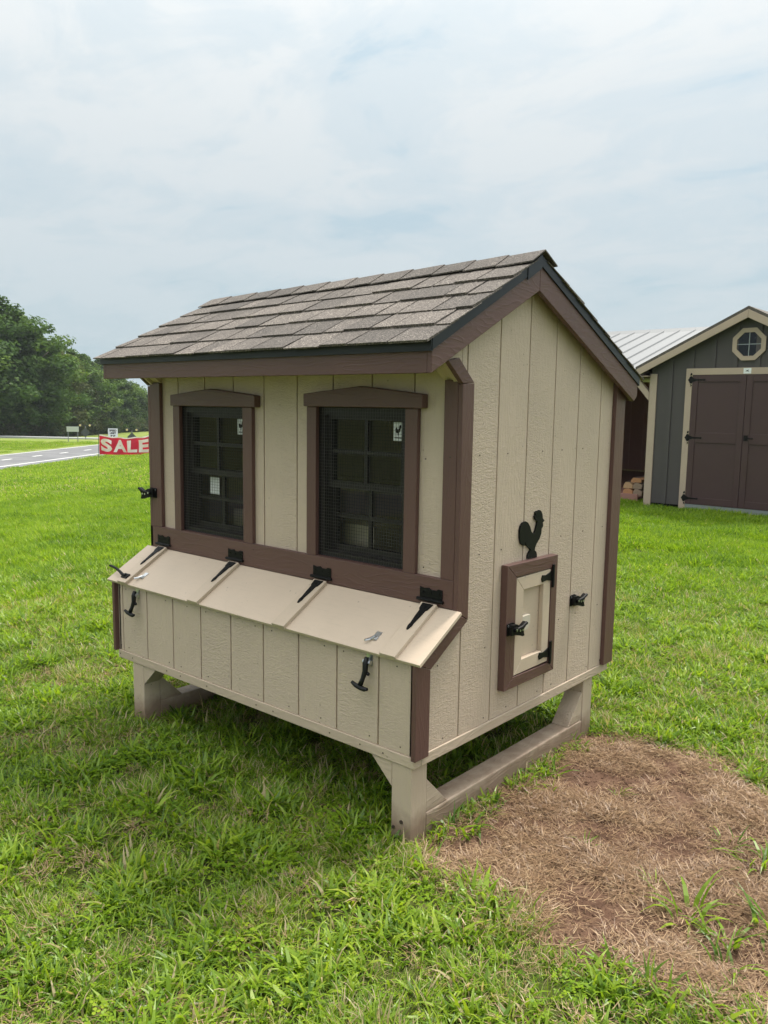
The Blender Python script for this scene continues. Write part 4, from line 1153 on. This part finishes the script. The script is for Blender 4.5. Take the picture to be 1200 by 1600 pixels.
VAR = []
for i, (kd, asp, low) in enumerate([('oak', 0.34, 0.16), ('dark', 0.30, 0.10), ('brown', 0.33, 0.12), ('light', 0.30, 0.2), ('oak', 0.40, 0.1), ('dark', 0.26, 0.06)]):
    VAR.append((kd, crown_mesh(20 + i, 10.0, 10 * asp, M_TREE[kd], 0.125, 26000, low), trunk_mesh(40 + i, 10.0, 10 * asp)))
SHV = [crown_mesh(70 + i, 3.0, 2.2, M_TREE[k], 0.13, 4500, 0.0) for i, k in enumerate(('dark', 'brown', 'oak'))]
KDESC = {'oak': 'mid green broad tree', 'dark': 'dark green tree', 'brown': 'olive brown tree', 'light': 'pale green airy tree'}


def place_tree(u, v, H, var, rz, label, group, wide=1.0):
    p = world_xy(u, v)[0]; gz = ground_at(p[0], p[1])
    kd, cm, tm = VAR[var]
    o = thing('tree', label, 'tree', (p[0], p[1], gz - 0.1), rz, group); o.scale = (H / 10 * wide, H / 10 * wide, H / 10)
    for nm, me in (('crown', cm), ('trunk', tm)):
        c = bpy.data.objects.new(nm, me); COL.objects.link(c); c.parent = o
    return o


# tree line: px column (for a 1200 px wide picture), distance, height of the top above eye level / distance
FRONT = [(-95, 452, 92, 0), (-50, 458, 94, 4), (-10, 466, 96, 0), (26, 494, 98, 0), (50, 519, 103, 3), (67, 532, 108, 2), (84, 540, 112, 1), (100, 545, 116, 4), (116, 557, 120, 2), (131, 557, 124, 5),
         (146, 567, 128, 3), (160, 563, 131, 1), (175, 577, 134, 4), (190, 591, 137, 5), (204, 603, 140, 1), (218, 612, 143, 0), (234, 616, 146, 1), (252, 618, 150, 5)]
WHERE = ['beyond the left edge of the view', 'at the far left edge behind the guard rail', 'tall, at the left edge behind the guard rail', 'with a high ragged top, just inside the left edge', 'second step down of the falling tree line', 'behind the guard rail, left of the sign back', 'just left of the pale sign back', 'directly above the pale sign back', 'just right of the pale sign back', 'above the left amber beacon',
         'between the sign back and the red banner', 'above the left stake of the banner', 'directly above the speed limit sign', 'above the S of the banner', 'above the A of the banner', 'low on the skyline beside the coop eave', 'partly cut off by the coop corner', 'hidden far behind the coop', 'hidden far behind the coop', 'hidden far behind the coop', 'hidden far behind the coop', 'hidden far behind the coop']
for i, (pxc, ytop, v, var) in enumerate(FRONT):
    if i == 0: continue
    v += 7
    H = (626 - ytop) / 1273 * v + 1.5 + 3.7
    u = (pxc - 600) / 1273 * v * 1.0
    place_tree(u, v, H, var, RNG.uniform(0, 6.28), KDESC[VAR[var][0]] + ' ' + WHERE[i], 'trees lining the far side of the road', 1.3 if H > 10 else 1.7)
# a second row filling behind
SEC = [(5, 112, 13.0, 1, 'left edge of the view'), (38, 112, 12.4, 5, 'tall left edge tree and its first step down'), (70, 118, 12.0, 5, 'trees left of the pale sign back'), (94, 124, 11.2, 1, 'trees above the pale sign back'), (122, 130, 10.6, 1, 'trees above the left amber beacon'), (150, 137, 10.4, 0, 'trees above the left stake of the banner'), (180, 143, 9.6, 1, 'trees above the speed limit sign'), (212, 150, 8.4, 5, 'low trees beside the coop eave')]
for i, (pxc, v, H, var, wh) in enumerate(SEC):
    place_tree((pxc - 600) / 1273 * v, v, H, var, RNG.uniform(0, 6.28), 'dark back row tree behind the ' + wh, 'trees of the second row', 1.45)
# ------------------------------------------------------------------ grass and straw (stuff)


def blade_mesh(name, r, n, radius, lmin, lmax, wid, droop, mat, flat=False, seg=3, dry=0.06):
    V, F, T = [], [], []
    for i in range(n):
        a = r.uniform(0, 2 * math.pi); rad = radius * math.sqrt(r.uniform(0, 1)); bx, by = rad * math.cos(a), rad * math.sin(a)
        L = r.uniform(lmin, lmax); w = wid * r.uniform(0.6, 1.25)
        az = a + r.normal() * 0.9; lean = abs(r.normal()) * 0.5 + 0.25; dr = droop * r.uniform(0.5, 1.5)
        if flat: lean = r.uniform(1.30, 1.58); dr = r.normal() * 0.10
        x, y, z = bx, by, (r.uniform(0.002, 0.016) if flat else -0.004); s0 = len(V); tw = r.uniform(-0.5, 0.5)
        side = np.array([-math.sin(az + tw), math.cos(az + tw), 0.0])
        for k in range(seg + 1):
            f = k / seg; ww = w * (1 - f ** 2.2) * (0.75 + 0.5 * math.sin(math.pi * min(1, f + 0.2))) * 0.5
            if k == seg: V.append((x, y, z))
            else: V += [tuple(np.array((x, y, z)) - side * ww), tuple(np.array((x, y, z)) + side * ww)]
            st = L / seg; x += math.cos(az) * math.sin(lean) * st; y += math.sin(az) * math.sin(lean) * st; z = z + math.cos(lean) * st
            z = max(z, 0.003)
            lean = min(lean + dr, 2.2) if not flat else lean + r.normal() * 0.08
        t = r.uniform(0.05, 0.95) if r.uniform() > dry else r.uniform(1.5, 1.8)
        for k in range(seg - 1):
            q = s0 + 2 * k; F.append((q, q + 1, q + 3, q + 2)); T.append(t)
        q = s0 + 2 * (seg - 1); F.append((q, q + 1, q + 2)); T.append(t)
    me = bpy.data.meshes.new(name); me.from_pydata(V, [], F); me.update(); me.materials.append(mat); tint_attr(me, T); return me


def scatter(name, variants, P, rz, sc, idx, tilt=0.12, label='', cat='grass'):
    """one object: points carrying rotation / scale / index, instanced by geometry nodes"""
    coll = bpy.data.collections.new(name + '_sources')
    for i, me in enumerate(variants): coll.objects.link(bpy.data.objects.new('%s_%02d' % (name + '_source', i), me))
    n = len(P); me = bpy.data.meshes.new(name); me.vertices.add(n); me.vertices.foreach_set('co', P.astype(np.float32).ravel())
    rot = np.stack([RNG.normal(size=n) * tilt, RNG.normal(size=n) * tilt, rz], 1).astype(np.float32)
    me.attributes.new('rot', 'FLOAT_VECTOR', 'POINT').data.foreach_set('vector', rot.ravel())
    me.attributes.new('scl', 'FLOAT', 'POINT').data.foreach_set('value', sc.astype(np.float32))
    me.attributes.new('idx', 'INT', 'POINT').data.foreach_set('value', idx.astype(np.int32))
    o = bpy.data.objects.new(name, me); COL.objects.link(o); tag(o, label, cat, None, 'stuff')
    ng = bpy.data.node_groups.new(name, 'GeometryNodeTree')
    ng.interface.new_socket('Geometry', in_out='INPUT', socket_type='NodeSocketGeometry'); ng.interface.new_socket('Geometry', in_out='OUTPUT', socket_type='NodeSocketGeometry')
    gi = ng.nodes.new('NodeGroupInput'); go = ng.nodes.new('NodeGroupOutput')
    ci = ng.nodes.new('GeometryNodeCollectionInfo'); ci.inputs['Collection'].default_value = coll; ci.inputs['Separate Children'].default_value = True; ci.inputs['Reset Children'].default_value = True
    ip = ng.nodes.new('GeometryNodeInstanceOnPoints'); ip.inputs['Pick Instance'].default_value = True

    def attr(nm, ty):
        a = ng.nodes.new('GeometryNodeInputNamedAttribute'); a.data_type = ty; a.inputs['Name'].default_value = nm
        return [s for s in a.outputs if s.enabled and s.name == 'Attribute'][0]
    e2r = ng.nodes.new('FunctionNodeEulerToRotation'); L = ng.links
    L.new(gi.outputs[0], ip.inputs['Points']); L.new(ci.outputs[0], ip.inputs['Instance']); L.new(attr('idx', 'INT'), ip.inputs['Instance Index'])
    L.new(attr('rot', 'FLOAT_VECTOR'), e2r.inputs[0]); L.new(e2r.outputs[0], ip.inputs['Rotation']); L.new(attr('scl', 'FLOAT'), ip.inputs['Scale'])
    L.new(ip.outputs[0], go.inputs[0])
    md = o.modifiers.new('scatter', 'NODES'); md.node_group = ng
    return o


# the wood goes on beyond the left of the view and far behind the coop
wpx = np.concatenate([np.linspace(-620, -100, 22), np.linspace(272, 800, 34)])
wv = np.concatenate([np.linspace(92, 100, 22), np.linspace(158, 215, 34)]) + RNG.uniform(-3, 3, 56)
wh = np.concatenate([np.full(22, 16.5), np.full(34, 7.6)]) * RNG.uniform(0.85, 1.1, 56)
wxy = world_xy((wpx - 600) / 1273 * wv, wv)
scatter('far_wood', [c[1] for c in VAR], np.column_stack([wxy, terrain(wxy[:, 0], wxy[:, 1]) - 0.3]), RNG.uniform(0, 6.28, 56), wh / 10, RNG.integers(0, 6, 56), 0.0, 'far green wood running on behind the coop', 'wood')
# undergrowth along the foot of the trees reads as one dark mass
upx = np.linspace(-16, 258, 34); uv_ = np.interp(upx, [-60, 0, 60, 130, 230], [101, 103, 112, 128, 147]) - 1.5 + RNG.uniform(-1, 1, 34)
uxy = world_xy((upx + RNG.uniform(-4, 4, 34) - 600) / 1273 * uv_, uv_)
u_o = scatter('undergrowth', SHV, np.column_stack([uxy, terrain(uxy[:, 0], uxy[:, 1]) - 0.2]), RNG.uniform(0, 6.28, 34), RNG.uniform(0.85, 1.5, 34), RNG.integers(0, 3, 34), 0.0, 'dense dark undergrowth at the foot of the tree line', 'undergrowth')


def lumps(x, y, s, seed):
    r = np.random.default_rng(seed); z = np.zeros_like(x)
    for k in range(7):
        a = r.uniform(0, 6.28); f = r.uniform(0.6, 1.8) / s; z += np.sin((x * math.cos(a) + y * math.sin(a)) * f * 6.28 + r.uniform(0, 6.28))
    return z / 7 * 1.8


def polar_points(n, v0, v1, pw, half):
    """points in the wedge of ground in front of the viewer, and to its sides"""
    v = v0 + (v1 - v0) * RNG.uniform(0, 1, n) ** pw; u = RNG.uniform(-1, 1, n) * (half * v + 0.6)
    xy = world_xy(u, v); return xy[:, 0], xy[:, 1], u, v


def blocked(x, y):
    b = (x < -3.5) & False
    for x0, x1 in ((-0.10, -0.008), (-1.717, -1.626)): b |= (x > x0) & (x < x1) & (y > E0 - 0.005) & (y < 1.12)
    b |= (x > SX - 0.02) & (x < SX + SWD) & (y > SY - 0.0) & (y < SY + SDP)
    b |= (x > WX0) & (x < WX1) & (y > WY0 - 0.02) & (y < WY1)
    return b


r0 = np.random.default_rng(5)
near_v = [blade_mesh('near_tuft', r0, int(r0.integers(10, 17)), 0.03, 0.028, 0.074, 0.0064, 0.52, m_grass) for _ in range(7)]
near_v += [blade_mesh('fine_tuft', r0, 26, 0.045, 0.03, 0.075, 0.0030, 0.32, m_grass, dry=0.16) for _ in range(3)]
near_v += [blade_mesh('broad_tuft', r0, 9, 0.02, 0.045, 0.10, 0.0095, 0.48, m_grass, dry=0.0) for _ in range(3)]


def clover_mesh(r):
    V, F, T = [], [], []
    for i in range(9):
        cx_, cy_ = r.normal(size=2) * 0.028; z = r.uniform(0.015, 0.04); t = r.uniform(0.2, 0.9); a0 = r.uniform(0, 6.28); L = r.uniform(0.006, 0.011)
        for k in range(3):
            a = a0 + k * 2.094; d = np.array([math.cos(a), math.sin(a), r.uniform(-0.2, 0.35)]); sd = np.array([-math.sin(a), math.cos(a), 0.0]); c = np.array([cx_, cy_, z]); b0 = len(V)
            V += [tuple(c), tuple(c + d * L * 0.6 + sd * L * 0.5), tuple(c + d * L * 1.05 + sd * L * 0.3), tuple(c + d * L * 1.05 - sd * L * 0.3), tuple(c + d * L * 0.6 - sd * L * 0.5)]
            F.append((b0, b0 + 1, b0 + 2, b0 + 3, b0 + 4)); T.append(t)
    me = bpy.data.meshes.new('clover'); me.from_pydata(V, [], F); me.update(); me.materials.append(m_grass_far); tint_attr(me, T); return me


near_v += [clover_mesh(r0) for _ in range(3)]


def patch_dist(x, y):
    """>0 inside the bare patch"""
    ins = in_poly(x, y, PATCH); d = np.full(x.shape, 9.0); P = PATCH
    for i in range(len(P)):
        a = np.array(P[i]); b = np.array(P[(i + 1) % len(P)]); ab = b - a
        t = np.clip(((x - a[0]) * ab[0] + (y - a[1]) * ab[1]) / (ab @ ab), 0, 1)
        d = np.minimum(d, np.hypot(x - a[0] - t * ab[0], y - a[1] - t * ab[1]))
    return np.where(ins, d, -d)


N = 68000
x, y, u, v = polar_points(N, 1.0, 7.5, 0.62, 0.56)
pdist = patch_dist(x, y) + lumps(x, y, 0.35, 3) * 0.06 + lumps(x, y, 0.13, 4) * 0.045
keep = ~blocked(x, y) & (pdist < RNG.normal(size=N) * 0.022) & (v > 0.9)
thin = lumps(x, y, 0.9, 8); keep &= RNG.uniform(0, 1, N) < np.clip(0.95 + thin * 0.35, 0.35, 1)
# worn spot front right of the near leg
keep &= ~((np.hypot(x - 0.03, (y + 0.66) * 1.5) < 0.17) & (RNG.uniform(0, 1, N) < 0.6))
under = (x > -1.7) & (x < -0.05) & (y > E0 + 0.1) & (y < 1.2); keep &= ~(under & (RNG.uniform(0, 1, N) < 0.3))
x, y, v = x[keep], y[keep], v[keep]
kind = lumps(x, y, 0.5, 21); n = len(x)
idx = np.where(kind + RNG.normal(size=n) * 0.5 > 0.55, RNG.integers(10, 13, n), np.where(kind + RNG.normal(size=n) * 0.5 < -0.55, RNG.integers(7, 10, n), RNG.integers(0, 7, n)))
idx = np.where(lumps(x, y, 0.32, 61) + RNG.normal(size=n) * 0.3 > 0.75, RNG.integers(13, 16, n), idx)
sc = RNG.uniform(0.65, 1.2, n) * (1 + 0.33 * lumps(x, y, 0.4, 33)) * np.interp(v, [1, 3, 8], [0.95, 1.0, 1.15])
scatter('lawn_grass', near_v, np.stack([x, y, terrain(x, y)], 1), RNG.uniform(0, 6.28, n), sc, idx, 0.18, label='thick uneven green crabgrass around the coop')

mid_v = [blade_mesh('mid_patch', r0, 150, 0.20, 0.04, 0.105, 0.0075, 0.35, m_grass_far, dry=0.02) for _ in range(5)]
N = 11000
x, y, u, v = polar_points(N, 6.2, 19, 0.75, 0.58); keep = ~blocked(x, y)
x, y, v = x[keep], y[keep], v[keep]; n = len(x)
scatter('field_grass', mid_v, np.stack([x, y, terrain(x, y)], 1), RNG.uniform(0, 6.28, n), RNG.uniform(0.75, 1.15, n) * (1 + 0.32 * lumps(x, y, 1.1, 5)), RNG.integers(0, 5, n), 0.06, label='mown green grass of the middle field')

far_v = [blade_mesh('far_patch', r0, 220, 0.75, 0.04, 0.105, 0.02, 0.3, m_grass_far, dry=0.05) for _ in range(4)]
N = 7000
x, y, u, v = polar_points(N, 17, 75, 0.8, 0.56); q = u - 0.09 * v
keep = (u < 3) & ((q > -23.9) | (q < -32.2)) & ~blocked(x, y); x, y, v = x[keep], y[keep], v[keep]; n = len(x)
scatter('verge_grass', far_v, np.stack([x, y, terrain(x, y)], 1), RNG.uniform(0, 6.28, n), RNG.uniform(0.8, 1.2, n), RNG.integers(0, 4, n), 0.03, label='bright green grass of the far field and road verge')

straw_v = [blade_mesh('straw_tuft', r0, 40, 0.055, 0.012, 0.058, 0.0019, 0.1, m_straw, flat=True, seg=2, dry=0.0) for _ in range(6)]
N = 12500
x = RNG.uniform(-0.1, 1.9, N); y = RNG.uniform(-0.5, 1.35, N); pdist = patch_dist(x, y)
keep = (pdist > -0.05 + RNG.normal(size=N) * 0.03) & ~blocked(x, y)
bare = lumps(x, y, 0.55, 14) + 0.6 * lumps(x, y, 0.16, 15); keep &= RNG.uniform(0, 1, N) < np.clip(0.42 + bare * 0.9, 0.05, 1)
for cx_, cy_ in ((0.58, 0.60), (0.86, 0.48), (0.97, -0.05), (0.70, -0.14), (0.14, -0.16), (0.20, 0.75)):
    keep &= ~((np.hypot((x - cx_), (y - cy_) * 1.5) < 0.20 + 0.05 * np.sin(x * 40) * np.sin(y * 33)) & (RNG.uniform(0, 1, N) < 0.52))
x, y = x[keep], y[keep]; n = len(x)
scatter('dead_grass', straw_v, np.stack([x, y, np.full(n, 0.008)], 1), RNG.uniform(0, 6.28, n), RNG.uniform(0.55, 1.1, n), RNG.integers(0, 6, n), 0.12, label='tan dead grass clippings over the bare patch beside the coop')
# crumbs of clay lying on the bare soil
def clod_mesh(r):
    bm = bmesh.new(); bmesh.ops.create_icosphere(bm, subdivisions=1, radius=1.0)
    for vtx in bm.verts: vtx.co *= r.uniform(0.65, 1.15); vtx.co.z *= 0.7
    me = bpy.data.meshes.new('clod'); bm.to_mesh(me); bm.free(); me.materials.append(bpy.data.materials['red_clay_soil']); return me


clods = [clod_mesh(r0) for _ in range(4)]
N = 9000
x = RNG.uniform(-0.1, 1.9, N); y = RNG.uniform(-0.5, 1.35, N); keep = (patch_dist(x, y) > 0.0) & ~blocked(x, y)
x, y = x[keep], y[keep]; n = len(x)
scatter('soil_crumbs', clods, np.stack([x, y, np.full(n, 0.009)], 1), RNG.uniform(0, 6.28, n), 0.0015 + 0.006 * RNG.uniform(0, 1, n) ** 3, RNG.integers(0, 4, n), 0.4, label='small red clay crumbs lying on the bare patch', cat='soil')
# a little thatch under the living grass
N = 5000
x, y, u, v = polar_points(N, 1.2, 5.0, 0.7, 0.5); keep = ~blocked(x, y) & (patch_dist(x, y) < -0.02) & (RNG.uniform(0, 1, N) < np.clip(0.16 - lumps(x, y, 0.9, 8) * 0.5, 0.03, 1))
keep |= (np.hypot(x - 0.03, (y + 0.66) * 1.5) < 0.17) & (RNG.uniform(0, 1, N) < 0.5)
x, y = x[keep], y[keep]; n = len(x)
scatter('thatch', straw_v, np.stack([x, y, np.full(n, 0.012)], 1), RNG.uniform(0, 6.28, n), RNG.uniform(0.6, 1.1, n), RNG.integers(0, 6, n), 0.2, label='dry tan thatch showing between the grass blades')

# green weed tufts standing in the bare patch
TUFTS = [(0.045, -0.03, 0.9, 30, 'largest weed tuft against the skid beside the near leg'), (0.05, 0.40, 0.75, 18, 'bushy weed tuft halfway along the skid'), (0.06, 0.90, 0.6, 12, 'small weed tuft at the foot of the rear right leg'),
         (0.03, 1.14, 0.8, 14, 'weed tuft behind the rear right leg at the edge of the bare patch'), (0.86, 0.02, 1.1, 10, 'leggy sprawling weed in the lower right of the bare patch'), (0.98, -0.02, 1.0, 9, 'long bladed weed right of the leggy sprawling one'),
         (0.93, 0.46, 1.0, 10, 'upright weed near the right edge of the bare patch'), (0.82, 0.52, 0.7, 7, 'small upright weed left of the right edge weed'), (0.45, 0.18, 0.45, 5, 'tiny sprig in the straw near the middle of the bare patch'), (1.06, 0.12, 0.9, 9, 'grassy weed at the right end of the bare patch'),
         (0.72, 0.10, 0.5, 6, 'tiny sprig left of the leggy sprawling weed'), (0.38, 0.60, 0.5, 6, 'sparse sprig in the upper middle of the bare patch'), (1.02, -0.14, 0.8, 8, 'low weed at the lower right rim of the bare patch')]
for i, (tx, ty, s, nb, lb) in enumerate(TUFTS):
    me = blade_mesh('weed', r0, int(nb * 1.8), 0.03 + 0.0022 * nb, 0.06, 0.16, 0.0095, 0.34, m_grass, dry=0.0, seg=4)
    o = bpy.data.objects.new('weed_tuft', me); COL.objects.link(o); o.location = (tx, ty, 0.010); o.rotation_euler = (0, 0, i * 1.3); o.scale = (s, s, s)
    tag(o, lb, 'weed', 'weed tufts in the bare patch')

# ------------------------------------------------------------------ summer haze
hz = MB().box(-2200, 2200, -2200, 2200, -5.0, 22.0)
hm = bpy.data.materials.new('haze'); hm.use_nodes = True; hn_ = NT(hm.node_tree); hn_.n.clear()
pv = hn_.new('ShaderNodeVolumePrincipled'); pv.inputs['Density'].default_value = HAZE; pv.inputs['Color'].default_value = (0.86, 0.92, 1.0, 1)
ho = hn_.new('ShaderNodeOutputMaterial'); hn_.link(pv.outputs[0], ho.inputs['Volume'])
tag(hz.build('haze', hm, None), 'thin summer haze in the air over the field', 'haze', None, 'stuff')
